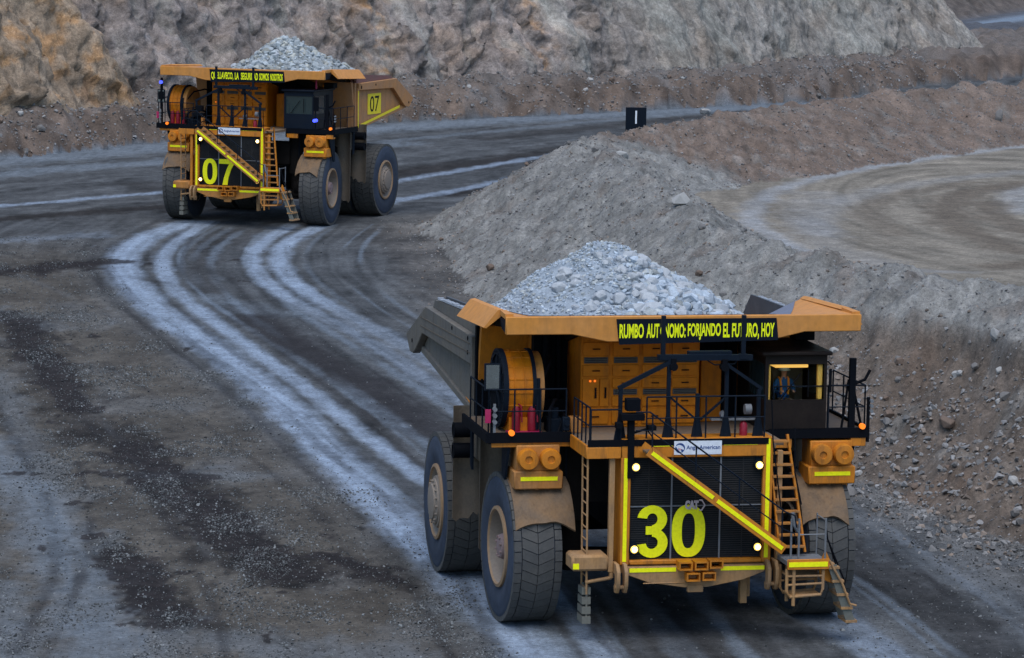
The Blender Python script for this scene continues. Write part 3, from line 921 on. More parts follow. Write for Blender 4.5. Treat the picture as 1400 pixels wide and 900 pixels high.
    for y in (-4.18, -3.92):
        for k in range(16):
            a, a2 = R(-20 + k * 10), R(-10 + k * 10)
            dr.beam((cx + math.cos(a) * (rd + .01), y, cz + math.sin(a) * (rd + .01)), (cx + math.cos(a2) * (rd + .01), y, cz + math.sin(a2) * (rd + .01)), .03, .03)
    dr.box(-.9, .7, -4.3, -3.75, 4.9, 5.3)
    dro = dr.build("grid_blower", M['orange_clean'], t)
    dr = MB()
    for y0, y1 in ((-4.47, -4.34), (-3.72, -3.63)): dr.lathe([(rd - .1, y0), (rd + .05, y0), (rd + .05, y1), (rd - .1, y1)], (cx, 0, cz), 'y', 48)
    dr.lathe([(rd - .1, -4.43), (.5, -4.4), (.001, -4.4)], (cx, 0, cz), 'y', 32)
    for k in range(8):
        a = k * math.pi / 4; dr.beam((cx, -4.46, cz), (cx + math.cos(a) * (rd - .08), -4.46, cz + math.sin(a) * (rd - .08)), .05, .04)
    for k in range(24):
        a = k * math.pi / 12; dr.cyl((cx + math.cos(a) * (rd - .02), -4.47, cz + math.sin(a) * (rd - .02)), 'y', .025, -.02, .01, 6)
    dr.path([(.75, -3.6, 5.0), (.88, -3.6, 5.6), (.8, -3.58, 6.3)], .05, 8)
    dr.build("grille_ring", M['dark'], dro)
    dr = MB(); dr.lathe([(rd - .03, -3.63), (rd - .03, -3.42)], (cx, 0, cz), 'y', 40); dr.lathe([(rd - .03, -3.42), (.001, -3.42)], (cx, 0, cz), 'y', 40)
    dr.build("rear_housing", M['orange_dusty'], dro)
    for pts_, r_ in (([(.9, -3.3, 4.92), (.9, -3.3, 5.5), (.5, -3.1, 5.7), (-.2, -2.9, 5.6), (-1.2, -2.8, 5.4)], .045), ([(.95, -3.1, 4.92), (.8, -2.95, 5.25), (.3, -2.8, 5.3), (-1.2, -2.6, 5.2)], .035), ([(.6, -3.45, 6.2), (.3, -3.2, 6.6), (-.6, -3.0, 6.7), (-1.4, -2.9, 6.6)], .04)):
        hz_ = MB(); hz_.path(pts_, r_, 8); hz_.build("hose", M['black'], t)
    hb_ = MB(); hb_.box(.2, .7, -3.3, -2.9, 4.902, 5.25); hb_.cyl((.45, -3.1, 0), 'z', .12, 5.25, 5.5, 14); hb_.build("valve_block", M['dark'], t, .02)
    hb_ = MB(); hb_.box(.5, .85, -2.75, -2.45, 4.902, 5.3); hb_.build("junction_box", M['orange_dusty'], t, .02)
    mr = MB(); mr.box(.86, .92, -4.98, -4.57, 6.02, 6.7); mr.tube((.85, -4.6, 6.3), (.3, -4.5, 6.3), .03); mr.tube((.85, -4.78, 6.05), (.95, -4.8, 4.9), .025)
    mo = mr.build("mirror", M['dark'], t)
    mr = MB(); mr.box(.922, .93, -4.94, -4.61, 6.06, 6.66); mr.build("mirror_glass", M['mirror'], mo)
    for y in (-4.12, -3.72) if dusty else (-4.2, -3.9, -3.6):
        ex = MB(); ex.lathe([(.001, 4.97), (.1, 4.97), (.11, 5.02), (.11, 5.52), (.08, 5.62), (.05, 5.66), (.05, 5.76), (.001, 5.76)], (.72, y, 0), 'z', 18)
        ex.path([(.75, y, 5.7), (.86, y + .1, 5.6), (.86, y + .12, 5.2)], .022, 6); ex.box(.66, .78, y - .1, y + .1, 5.68, 5.74)
        ex.build("fire_extinguisher", M['red'], t)
    ex = MB(); ex.box(.55, .95, -4.35, -3.5, 4.902, 4.96); ex.build("extinguisher_base", M['magenta'], t)
    ex = MB(); ex.box(1.0, 1.05, -4.97, -4.83, 5.22, 5.56); ex.build("marker_plate", M['magenta'], t)
    lc = MB()
    for k in range(3): lc.cyl((1.1, -4.74, 5.25 + k * .16), 'x', .055, -.08, .05, 12)
    lc.beam((1.05, -4.74, 4.9), (1.05, -4.74, 5.7), .06, .06); lc.build("marker_lamp_post", M['grey'], t)
    lc = MB(); lc.box(.95, 1.1, -3.0, -2.82, 5.0, 5.35); lc.cyl((1.1, -2.9, 5.2), 'x', .07, 0, .05, 12); lc.build("reel_box", M['dark'], t, .02)
    for y, z in ((-4.32, 4.98), (4.78, 5.02)):
        q = MB(); q.cyl((1.12, y, z), 'x', .075, -.02, .08, 14); q.build("amber_marker", M['amber'], t)
    ms = MB(); ms.beam((1.0, 4.53, 4.9), (1.0, 4.53, 6.75), .16, .12); ms.path([(1.0, 4.62, 6.1), (1.05, 4.85, 6.2), (1.05, 4.98, 6.45)], .04, 7); ms.beam((1.05, 4.96, 4.6), (1.05, 4.96, 5.75), .07, .07)
    ms.beam((.9, 4.3, 4.9), (.95, 4.45, 6.2), .05, .05); ms.beam((.9, 4.85, 4.9), (.95, 4.6, 5.9), .05, .05)
    mso = ms.build("beacon_mast", M['black'], t)
    q = MB()
    for k in range(3): q.cyl((1.12, 5.02, 5.4 + k * .13), 'x', .045, -.05, .05, 10)
    q.build("marker_lamp", M['grey'], mso)
    q2 = MB(); q2.beam((.9, -4.75, 4.9), (.9, -4.75, 6.9 if not dusty else 6.0), .11, .11)
    if not dusty: q2.box(.8, 1.0, -4.9, -4.62, 6.2, 6.6); q2.tube((.9, -4.75, 6.8), (.9, -4.75, 7.3), .07)
    q2o = q2.build("beacon_mast", M['black'], t)
    if not dusty:
        q = MB(); q.cyl((.98, -4.75, 7.08), 'x', .085, -.05, .06, 14); q.build("blue_beacon", M['blue_lamp'], q2o)
        q = MB(); q.cyl((1.35, 3.98, 5.42), 'x', .085, -.25, .06, 14); q.build("blue_beacon", M['blue_lamp'], mso)

    # --- electrical cabinets between drum and cab
    cb = MB(); cb.box(-1.5, -.02, -2.32, .78, 4.9, 7.28)
    cab = cb.build("electrical_cabinet", M['orange_clean'], t, .02)
    W4 = 3.1 / 4
    def panel(name, y0, y1, z0, z1, mat, th=.03, handle=None):
        q = MB(); q.box(-.018, th, y0, y1, z0, z1, 0)
        if handle == 'h': q.box(th, th + .03, (y0 + y1) / 2 - .1, (y0 + y1) / 2 + .1, (z0 + z1) / 2 - .02, (z0 + z1) / 2 + .02, 1)
        if handle == 'v': q.box(th, th + .03, y1 - .12, y1 - .06, (z0 + z1) / 2 - .14, (z0 + z1) / 2 + .14, 1)
        if handle == 'l':
            for k in range(3): q.box(th, th + .008, y0 + .02, y1 - .02, z0 + .02 + k * .045, z0 + .04 + k * .045, 1)
        q.build(name, [mat, M['black']], cab, .006)
    for cidx in range(4):
        y0 = -2.32 + cidx * W4 + .05; y1 = y0 + W4 - .1
        panel("cabinet_door", y0, y1, 6.75, 7.08, M['orange_clean'], .03, 'h')
        panel("louvre", y0 + .03, y1 - .03, 6.55, 6.70, M['louvre'], .015, 'l')
        panel("cabinet_door", y0, y1, 6.22, 6.5, M['orange_clean'], .03, 'h')
        if cidx == 0:
            panel("cabinet_door", y0, y0 + .42, 5.45, 6.15, M['orange_clean'], .03, 'v'); panel("cabinet_door", y0 + .45, y1, 5.45, 6.15, M['orange_clean'], .03, 'v')
        else:
            panel("cabinet_door", y0, y1, 5.92, 6.16, M['orange_clean'], .03, 'h')
            panel("louvre", y0 + .03, y1 - .03, 5.74, 5.88, M['louvre'], .015, 'l')
            panel("cabinet_door", y0, y1, 5.45, 5.7, M['orange_clean'], .03, 'h')
        panel("cabinet_door", y0, y1, 5.0, 5.38, M['orange_clean'], .03, 'h')
    q = MB()
    for o in (0, .12): q.cyl((.03, -2.08 + o, 6.1), 'x', .03, -.04, .02, 8)
    q.build("indicator_lamp", M['amber'], cab)
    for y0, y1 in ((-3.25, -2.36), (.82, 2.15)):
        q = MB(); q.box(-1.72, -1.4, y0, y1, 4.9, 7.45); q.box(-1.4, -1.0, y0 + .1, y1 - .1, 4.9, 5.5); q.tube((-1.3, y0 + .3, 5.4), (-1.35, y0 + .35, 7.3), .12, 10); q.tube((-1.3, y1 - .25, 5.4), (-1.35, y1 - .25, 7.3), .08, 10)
        q.build("recess_shade_block", M['black'], t)  # black boxes and pipes added as the deep shade of the recess
    ec = MB(); ec.box(-1.35, -.7, 1.0, 1.55, 4.9, 6.6); ec.build("hydraulic_cabinet", M['orange_clean'], t, .02)
    fe = MB(); fe.lathe([(.001, 4.97), (.09, 4.97), (.1, 5.02), (.1, 5.35), (.05, 5.42), (.001, 5.45)], (2.6, 1.25, 0), 'z', 16)
    fe.build("fire_extinguisher", M['red'], t)
    fe = MB(); fe.cyl((2.6, 1.35, 5.72), 'y', .13, -.08, .08, 18); fe.box(2.5, 2.7, .4, 1.6, 5.46, 5.5); fe.cyl((2.65, .72, 5.6), 'x', .09, -.1, .1, 12)
    fe.build("hose_reel", M['grey'], t)

    # --- cab
    k = MB()
    X0, X1, Y0, Y1, Z0, Z1 = -1.5, 1.12, 2.2, 3.82, 4.95, 6.85
    k.box(X1 - .06, X1, Y0, Y1, Z0, 5.72)                                   # front panel under the screen
    k.box(X1 - .08, X1, Y0, Y0 + .09, 5.72, Z1); k.box(X1 - .08, X1, Y1 - .07, Y1, 5.72, Z1)
    k.box(X1 - .08, X1, Y0 + .09, Y1 - .07, 6.62, Z1)
    k.box(X0, X0 + .06, Y0, Y1, Z0, Z1)
    for ya, yb in ((Y0, Y0 + .06), (Y1 - .06, Y1)):
        k.box(X0 + .06, X1 - .06, ya, yb, Z0, 5.72); k.box(X0 + .06, -.4, ya, yb, 5.72, Z1); k.box(-.4, X1 - .08, ya, yb, 6.62, Z1)
    k.box(X0 + .06, X1 - .06, Y0 + .06, Y1 - .06, Z0, 5.1)
    cabM = M['cab_paint'] if dusty else M['cab_far']
    cb2 = k.build("cab", cabM, t)
    k = MB(); k.box(X0 - .1, X1 + .14, Y0 - .12, Y1 + .1, 6.852, 6.96); k.build("cab_roof", cabM, cb2, .03)
    k = MB(); k.box(-1.45, -.9, 3.55, 4.08, 6.962, 7.22); k.build("roof_unit", M['black'], cb2, .02)
    k = MB(); k.box(X1 - .05, X1 - .035, Y0 + .09, Y1 - .07, 5.72, 6.62); k.build("windscreen", M['glass'] if dusty else M['glass_dark'], cb2)
    k = MB(); k.box(-.4, X1 - .08, Y0 + .02, Y0 + .04, 5.72, 6.62); k.build("side_window", M['glass_dark'], cb2)
    k = MB(); k.box(-.4, X1 - .08, Y1 - .04, Y1 - .02, 5.72, 6.62); k.build("side_window", M['glass_dark'], cb2)
    k = MB()
    k.box(X1 - .16, X1 - .085, Y0 + .1, Y0 + .17, 5.7, 6.6); k.box(X1 - .2, X1 - .085, Y1 - .22, Y1 - .085, 5.7, 6.6); 
    k.build("cab_trim", M['cab_trim'], cb2, .02)
    k = MB(); k.box(.35, X1 - .25, Y0 + .32, Y1 - .42, 6.5, 6.585); k.build("headliner_glow", M['cab_glow'], cb2, .02)  # glowing strip added under the roof to warm the cab interior
    k = MB(); k.box(-1.4, -1.3, Y0 + .08, Y1 - .08, 5.1, 6.7); k.box(.75, 1.0, Y0 + .1, Y1 - .1, 5.1, 5.66); k.box(-.85, -.65, 3.32, 3.7, 5.2, 6.3)
    k.build("dashboard", M['cab_in'], cb2)
    k = MB(); k.box(-.44, -.29, 2.78, 3.26, 5.5, 6.35); k.box(-.42, .18, 2.76, 3.28, 5.36, 5.46); k.box(-.22, .08, 2.88, 3.16, 5.1, 5.36); k.build("driver_seat", M['cab_in'], cb2, .04)
    k = MB(); k.tube((1.18, 2.6, 5.75), (1.2, 3.1, 6.4), .015, 6); k.box(1.16, 1.2, 3.3, 3.32, 5.8, 6.5); k.build("wiper", M['black'], cb2)
    k = MB(); k.box(X1 + .02, X1 + .06, Y1 + .02, Y1 + .3, 5.9, 6.6) if not dusty else k.box(X1 + .0, X1 + .04, Y1 + .05, Y1 + .12, 5.9, 6.5)
    k.tube((X1, Y1, 6.7), (X1 + .04, Y1 + .1, 6.6), .02); k.build("cab_mirror", M['black'], cb2)
    if not dusty:
        k = MB(); k.tube((0, 3.5, 6.96), (0, 3.5, 7.45), .05); k.build("antenna", M['magenta'], cb2)

    # --- dump body: flares towards the tail
    FLARE = lambda x: (4.54 + min(max(-3.3 - x, 0), 8) * .05) / 4.9
    def flared(q):
        q.v = [(x, y * FLARE(x), z) for x, y, z in q.v]
        return q
    d_ = MB()
    d_.prism('y', [(-3.3, 4.7), (-3.15, 4.7), (-2.55, 7.2), (-2.75, 7.2)], -4.4, 4.4)          # front wall
    d_.prism('y', [(-3.3, 4.7), (-3.3, 4.9), (-9.4, 5.72), (-9.4, 5.52)], -4.4, 4.4)            # floor
    db = d_.build("dump_body", M['body_orange'] if not dusty else M['orange'], t, .01)
    q = MB()
    for yy in (-1.5, 1.5): q.prism('y', [(-3.2, 4.25), (-3.2, 4.69), (-8.9, 5.44), (-8.9, 5.15)], yy - .2, yy + .2)
    for k_ in range(4): q.box(-4.6 - k_ * 1.3, -4.4 - k_ * 1.3, -4.2, 4.2, 4.72 + k_ * .175, 4.84 + k_ * .175)
    q.build("floor_beam", M['under'], db)
    for yy in (-3.0, -1.2, 1.2, 3.0):
        q = MB(); q.prism('y', [(-3.1, 4.9), (-2.95, 4.9), (-2.3, 7.0), (-2.6, 7.15)], yy - .12, yy + .12); q.build("wall_rib", M['orange'], db)
    for s in (1, -1):
        q = MB(); q.prism('y', [(-3.28, 4.72), (-3.28, 6.84), (-7.9, 6.98), (-10.2, 6.0), (-9.7, 5.62)], s * 4.5, s * 4.68)
        flared(q).build("side_panel", bodyM, db)
        q = MB()
        if dusty: q.prism('y', [(-3.3, 6.1), (-3.3, 6.86), (-8.6, 7.0), (-11.0, 5.95), (-10.5, 5.5), (-10.1, 5.5), (-9.75, 5.68), (-9.0, 6.2)], s * 4.68, s * 4.9)
        else: q.prism('y', [(-3.3, 6.76), (-3.3, 7.12), (-8.1, 7.2), (-10.35, 6.06), (-9.8, 5.6), (-9.3, 5.64), (-9.05, 5.78), (-7.7, 6.7)], s * 4.68, s * 4.9)
        q.prism('y', [(-3.3, 4.66), (-3.3, 4.86), (-9.6, 5.78), (-9.7, 5.58)], s * 4.5, s * 4.76)
        q.prism('y', [(-3.3, 4.68), (-3.14, 4.68), (-3.14, 6.86), (-3.3, 6.86)], s * 4.5, s * 4.9)
        flared(q).build("side_rail", bodyM, db, .02)
        q = MB()
        if dusty: q.prism('y', [(-3.32, 6.87), (-3.32, 7.36), (-8.2, 7.22), (-8.45, 7.01)], s * 4.55, s * 4.72)
        else: q.prism('y', [(-3.32, 7.13), (-3.32, 7.58), (-7.7, 7.36), (-7.9, 7.21)], s * 4.55, s * 4.72)
        flared(q).build("sideboard", M['body_dust'] if dusty else M['maroon'], db)
        q = MB(); q.prism('y', [(-3.2, 4.95), (-3.2, 7.5), (-7.9, 7.35), (-9.8, 6.03), (-9.2, 5.74)], s * 4.4, s * 4.47)
        flared(q).build("liner", M["liner_dark"] if dusty else M['maroon'], db)
        if dusty:
            for zz in (6.62, 6.38):
                q = MB(); q.prism('y', [(-3.36, zz), (-3.36, zz + .03), (-9.2, zz + .03), (-9.2, zz)], s * 4.9, s * 4.912); flared(q).build("weld_seam", M['flap'], db)
            q = MB()
            for k_ in range(26):
                q.box(-7.9 + k_ * .17, -7.78 + k_ * .17, s * 4.56, s * 4.72, 7.27 + .004 * k_, 7.3 + .004 * k_ + random.uniform(0, .05))
            flared(q).build("dust_spill", M['liner_dust'], db)
        for xx, zz in ((-3.6, 6.75 if dusty else 6.95), (-3.6, 6.38 if dusty else 6.88), (-10.2 if dusty else -9.7, 5.85), (-5.4, 6.8 if dusty else 6.98)):
            q = MB(); q.cyl((xx, 0, zz), 'y', .06, s * 4.89, s * 4.912, 10); flared(q).build("lifting_eye", M['black'], db)
        if not dusty:
            q = MB(); q.prism('y', [(-3.35, 4.78), (-3.35, 4.92), (-8.8, 5.74), (-8.8, 5.6)], s * 4.76, s * 4.775)
            q.prism('y', [(-3.28, 4.84), (-3.16, 4.84), (-3.16, 6.74), (-3.28, 6.74)], s * 4.9, s * 4.912)
            flared(q).build("reflective_strip", M['yellow_plate'], db)
            q = MB()
            q.box(-6.5, -4.85, s * 4.68, s * 4.705, 5.42, 6.5, 0)
            if s > 0: put_text(q, number, 'left', -5.1, -6.25, 5.55, 6.37, 4.704, 1, .0, .01)
            flared(q).build("number_plate", [M['yellow_plate'], M['sign_black']], db)
        q = MB(); q.box(-3.1, -2.9, s * 4.02, s * 4.46, 4.8, 7.15)
        for z in np.arange(4.95, 7.1, .16): q.cyl((-2.9, s * 4.3, z), 'x', .03, 0, .03, 8)
        q.build("bolted_seam", M['black'] if dusty else M['body_orange'], db)
    # canopy: a dished tray that falls from the front lip towards the body and keeps its outer edges high
    XR = -3.25
    def tray(x, y, off=0.0):
        f = (1.36 - x) / (1.36 - XR)
        low = 7.08 + (7.80 - 7.08) * min(max((abs(y) - 2.9) / 1.5, 0), 1)
        return 7.93 + (low - 7.93) * f + off
    def half(x): return 4.5 + .04 * math.sin((x + 3) * 1.3)
    NXc, NYc = 10, 32
    q = MB()
    vs = []
    for o_ in (0, -.09):
        for i in range(NXc + 1):
            x = 1.36 + (XR - 1.36) * i / NXc
            for j in range(NYc + 1):
                y = -4.42 + 8.84 * j / NYc
                vs.append((x, y, tray(x, y, o_)))
    w_ = NYc + 1; n_ = (NXc + 1) * w_
    fs = []
    for i in range(NXc):
        for j in range(NYc):
            a_ = i * w_ + j
            fs += [(a_, a_ + 1, a_ + w_ + 1, a_ + w_), (n_ + a_, n_ + a_ + w_, n_ + a_ + w_ + 1, n_ + a_ + 1)]
    for j in range(NYc):
        for i in (0, NXc):
            a_ = i * w_ + j; fs.append((a_, a_ + 1, n_ + a_ + 1, n_ + a_))
    for i in range(NXc):
        for j in (0, NYc):
            a_ = i * w_ + j; fs.append((a_, a_ + w_, n_ + a_ + w_, n_ + a_))
    q.add(vs, fs)
    for s in (1, -1):
        q.prism('x', [(s * 4.34, 7.935), (s * 4.45, 8.0), (s * 4.57, 7.98), (s * 4.93, 7.54), (s * 4.87, 7.52), (s * 4.44, 7.86)], XR, .45)
        q.prism('z', [(1.36, s * 4.36), (1.36, s * 4.57), (.45, s * 4.52), (.45, s * 4.36)], 7.86, 7.985)
    q.v = [(x, y, z - (.15 * (.45 - x) / 3.7 if abs(y) > 4.33 and x < .45 and z > 7.5 and n_i >= 2 * n_ else 0)) for n_i, (x, y, z) in enumerate(q.v)]
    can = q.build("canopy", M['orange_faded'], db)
    q = MB(); q.prism('x', [(-4.57, 7.93), (4.57, 7.93), (4.57, 7.5), (3.1, 7.5), (2.2, 7.29), (-2.0, 7.29), (-2.9, 7.48), (-4.57, 7.48)], 1.362, 1.5)
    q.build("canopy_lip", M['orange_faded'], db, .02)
    for s in (1, -1):
        q = MB(); q.prism('y', [(1.36, 7.84), (1.36, 7.48), (.75, 7.55), (.5, 7.8)], s * 4.47, s * 4.53); q.build("lip_return", M['dark'], db)
    q = MB()
    for yy in (-4.0, -2.4, -.8, .8, 2.4, 4.0):
        zt = tray(XR, yy, -.1)
        q.prism('y', [(-2.5, zt - .4 + .1), (-2.5, tray(-2.5, yy, -.1)), (1.3, tray(1.3, yy, -.1)), (1.3, 7.58)], yy - .06, yy + .06)
    q.build("canopy_rib", M['under'], db)
    q = MB(); vs = []; fs = []
    for i in range(9):
        x = 1.3 + (XR + .02 - 1.3) * i / 8
        y0, y1 = -3.95 - .3 * i / 8, 2.35 + 1.85 * (i / 8) ** .8
        for j in range(25):
            y = y0 + (y1 - y0) * j / 24; vs.append((x, y, tray(x, y, .012)))
    for i in range(8):
        for j in range(24): fs.append((i * 25 + j, i * 25 + j + 1, (i + 1) * 25 + j + 1, (i + 1) * 25 + j))
    q.add(vs, fs); q.build("canopy_liner", M['liner'], db)
    q = MB(); q.prism('x', [(-1.78, 7.86), (2.34, 7.86), (2.4, 7.3), (-1.7, 7.22)], 1.505, 1.53, 0)
    if dusty:
        words = (("RUMBO", -1.70, -1.08), ("AUTÓNOMO:", -1.01, -.01), ("FORJANDO", .05, .90), ("EL", .96, 1.13), ("FUTURO,", 1.19, 1.89), ("HOY", 1.95, 2.29))
    else:
        words = (("QUELLAVECO,", -1.68, -.45), ("LA", -.36, -.14), ("SEGURIDAD", -.02, .92), ("SOMOS", 1.0, 1.52), ("NOSOTROS", 1.6, 2.28))
    for w_, a_, b_ in words:
        lo = 7.38 if not set(",JQ") & set(w_) else 7.32
        hi = 7.74 if "Ó" not in w_ else 7.83
        put_text(q, w_, 'front', a_, b_, lo, hi, 1.529, 1, .03, .006)
    q.build("banner", [M['sign_black'], M['yellow_letter']], db)
    return t


TRUCK30 = make_truck((4.032, 85.658, 0.0), R(11.554), "30", 0, "near yellow haul truck numbered 30, dusty grey body sides, heaped with pale rock", R(2), True)
TRUCK07 = make_truck((-13.513, 175.015, 1.572), R(-19.109), "07", 0, "far yellow haul truck numbered 07 on the bend with clean orange body sides", R(6), False)


# ------------------------------------------------------------------ driver, seated behind the near truck's windscreen
def seated_person(name, base, rz, label):
    """base: seat point; faces local +x"""
    J = {'pelvis': (0, 0, .1), 'belly': (.02, 0, .3), 'chest': (.03, 0, .52), 'neck': (.05, 0, .66), 'head0': (.07, 0, .74), 'head1': (.09, 0, .86), 'top': (.09, 0, .94)}
    E = [('pelvis', 'belly'), ('belly', 'chest'), ('chest', 'neck'), ('neck', 'head0'), ('head0', 'head1'), ('head1', 'top')]
    rad = {'pelvis': (.16, .19), 'belly': (.13, .17), 'chest': (.12, .19), 'neck': (.06, .06), 'head0': (.075, .07), 'head1': (.1, .085), 'top': (.06, .06)}
    for s, t in ((1, 'l'), (-1, 'r')):
        J.update({'sh' + t: (.03, s * .2, .57), 'el' + t: (.12, s * .27, .32), 'wr' + t: (.38, s * .18, .34), 'ha' + t: (.46, s * .16, .37), 'hip' + t: (.05, s * .11, .08), 'kn' + t: (.48, s * .15, .1), 'an' + t: (.6, s * .15, -.3), 'to' + t: (.76, s * .16, -.34)})
        E += [('chest', 'sh' + t), ('sh' + t, 'el' + t), ('el' + t, 'wr' + t), ('wr' + t, 'ha' + t), ('pelvis', 'hip' + t), ('hip' + t, 'kn' + t), ('kn' + t, 'an' + t), ('an' + t, 'to' + t)]
        rad.update({'sh' + t: (.075, .075), 'el' + t: (.052, .052), 'wr' + t: (.035, .035), 'ha' + t: (.04, .028), 'hip' + t: (.1, .1), 'kn' + t: (.07, .07), 'an' + t: (.05, .05), 'to' + t: (.05, .04)})
        for f in range(5):   # fingers
            a = 'f%d' % f + t
            yy = s * (.16 + (f - 2) * .018) if f < 4 else s * .12
            J[a] = (.52 - .006 * abs(f - 1), yy, .35) if f < 4 else (.47, s * .11, .4)
            E.append(('ha' + t, a)); rad[a] = (.009, .009)
    names_ = list(J)
    me = bpy.data.meshes.new("tmp")
    me.from_pydata([J[n] for n in names_], [(names_.index(a), names_.index(b)) for a, b in E], [])
    o = bpy.data.objects.new("tmp", me); COL.objects.link(o)
    sk = o.modifiers.new("skin", 'SKIN'); sk.use_smooth_shade = True
    sub = o.modifiers.new("sub", 'SUBSURF'); sub.levels = 1; sub.render_levels = 1
    for i, n in enumerate(names_):
        me.skin_vertices[0].data[i].radius = rad[n]
    me.skin_vertices[0].data[0].use_root = True
    bpy.context.view_layer.update()
    out = bpy.data.meshes.new_from_object(o.evaluated_get(bpy.context.evaluated_depsgraph_get()))
    bpy.data.objects.remove(o); bpy.data.meshes.remove(me)
    out.name = name
    out.materials.clear(); out.materials.append(M['shirt']); out.materials.append(M['skin']); out.materials.append(M['cab_in'])
    for p in out.polygons:
        c = p.center
        p.material_index = 1 if (c.z > .66 or (c.x > .4 and abs(c.y) > .06 and c.z > .25)) else (2 if c.z < .16 else 0)
        p.use_smooth = True
    ob = bpy.data.objects.new(name, out); COL.objects.link(ob)
    ob.location = base; ob.rotation_euler = (0, 0, rz)
    tag(ob, label, "person")
    h = MB()
    h.lathe([(.125, .87), (.13, .9), (.115, .98), (.07, 1.03), (.001, 1.045)], (.08, 0, 0), 'z', 20)
    h.lathe([(.125, .87), (.16, .865), (.16, .875), (.125, .885)], (.095, 0, 0), 'z', 20)
    h.build("hard_hat", M['helmet'], ob)
    v = MB()
    for s in (1, -1): v.path([(.17, s * .09, .25), (.19, s * .1, .45), (.12, s * .11, .63), (0, s * .12, .66)], .03, 6)
    v.build("safety_straps", M['vest'], ob)
    f = MB()
    f.lathe([(.018, 0), (.012, .02), (.001, .028)], (.185, 0, .815), 'x', 8)
    f.build("nose", M['skin'], ob)
    return ob


Mt = Matrix.Translation((4.032, 85.658, 0)) @ Matrix.Rotation(R(11.554) - math.pi / 2, 4, 'Z')
p = Mt @ Vector((-.1, 3.02, 5.46))
seated_person("person", p, R(11.554) - math.pi / 2, "driver in blue work clothes and pale hard hat behind the near truck's windscreen")

# ------------------------------------------------------------------ terrain
def ground_z(y):
    return 1.57 * smooth(105, 162, y)


NC = [(3.2, 174.2, 6.1), (4.4, 163.4, 6.05), (5.5, 153.1, 6.0), (6.3, 145.5, 5.9), (7.0, 138.5, 5.8), (7.8, 133.5, 5.75), (9.2, 126.5, 5.65), (11.2, 123.0, 5.6), (13.4, 118.6, 5.65), (15.2, 115.0, 5.68), (17.3, 113.2, 5.72), (21.0, 103.0, 5.7), (25.0, 88.0, 5.6), (30.0, 66.0, 5.5), (36, 40, 5.4)]
FC = [(3.2, 174.2, 6.1), (5.6, 179.5, 6.2), (9.1, 187.1, 6.4), (12.2, 192.9, 6.5), (17.3, 203.4, 6.6), (24.3, 215.8, 6.7), (34.0, 229.0, 6.8), (60.0, 258.0, 6.9)]
PLAT = [p[:2] for p in NC] + [(120.0, 40.0), (120.0, 280.0)] + [p[:2] for p in FC[::-1]]
TOE = [(-75.0, 150.0), (-48.0, 190.0), (-32.7, 215.8), (-28.8, 221.2), (-25.1, 231.1), (-8.1, 259.3), (-0.3, 265.9), (8.6, 275.9), (18.1, 285.7), (25.7, 295.4), (36.8, 320.3), (51.6, 345.8), (75.0, 385.0), (110.0, 430.0)]


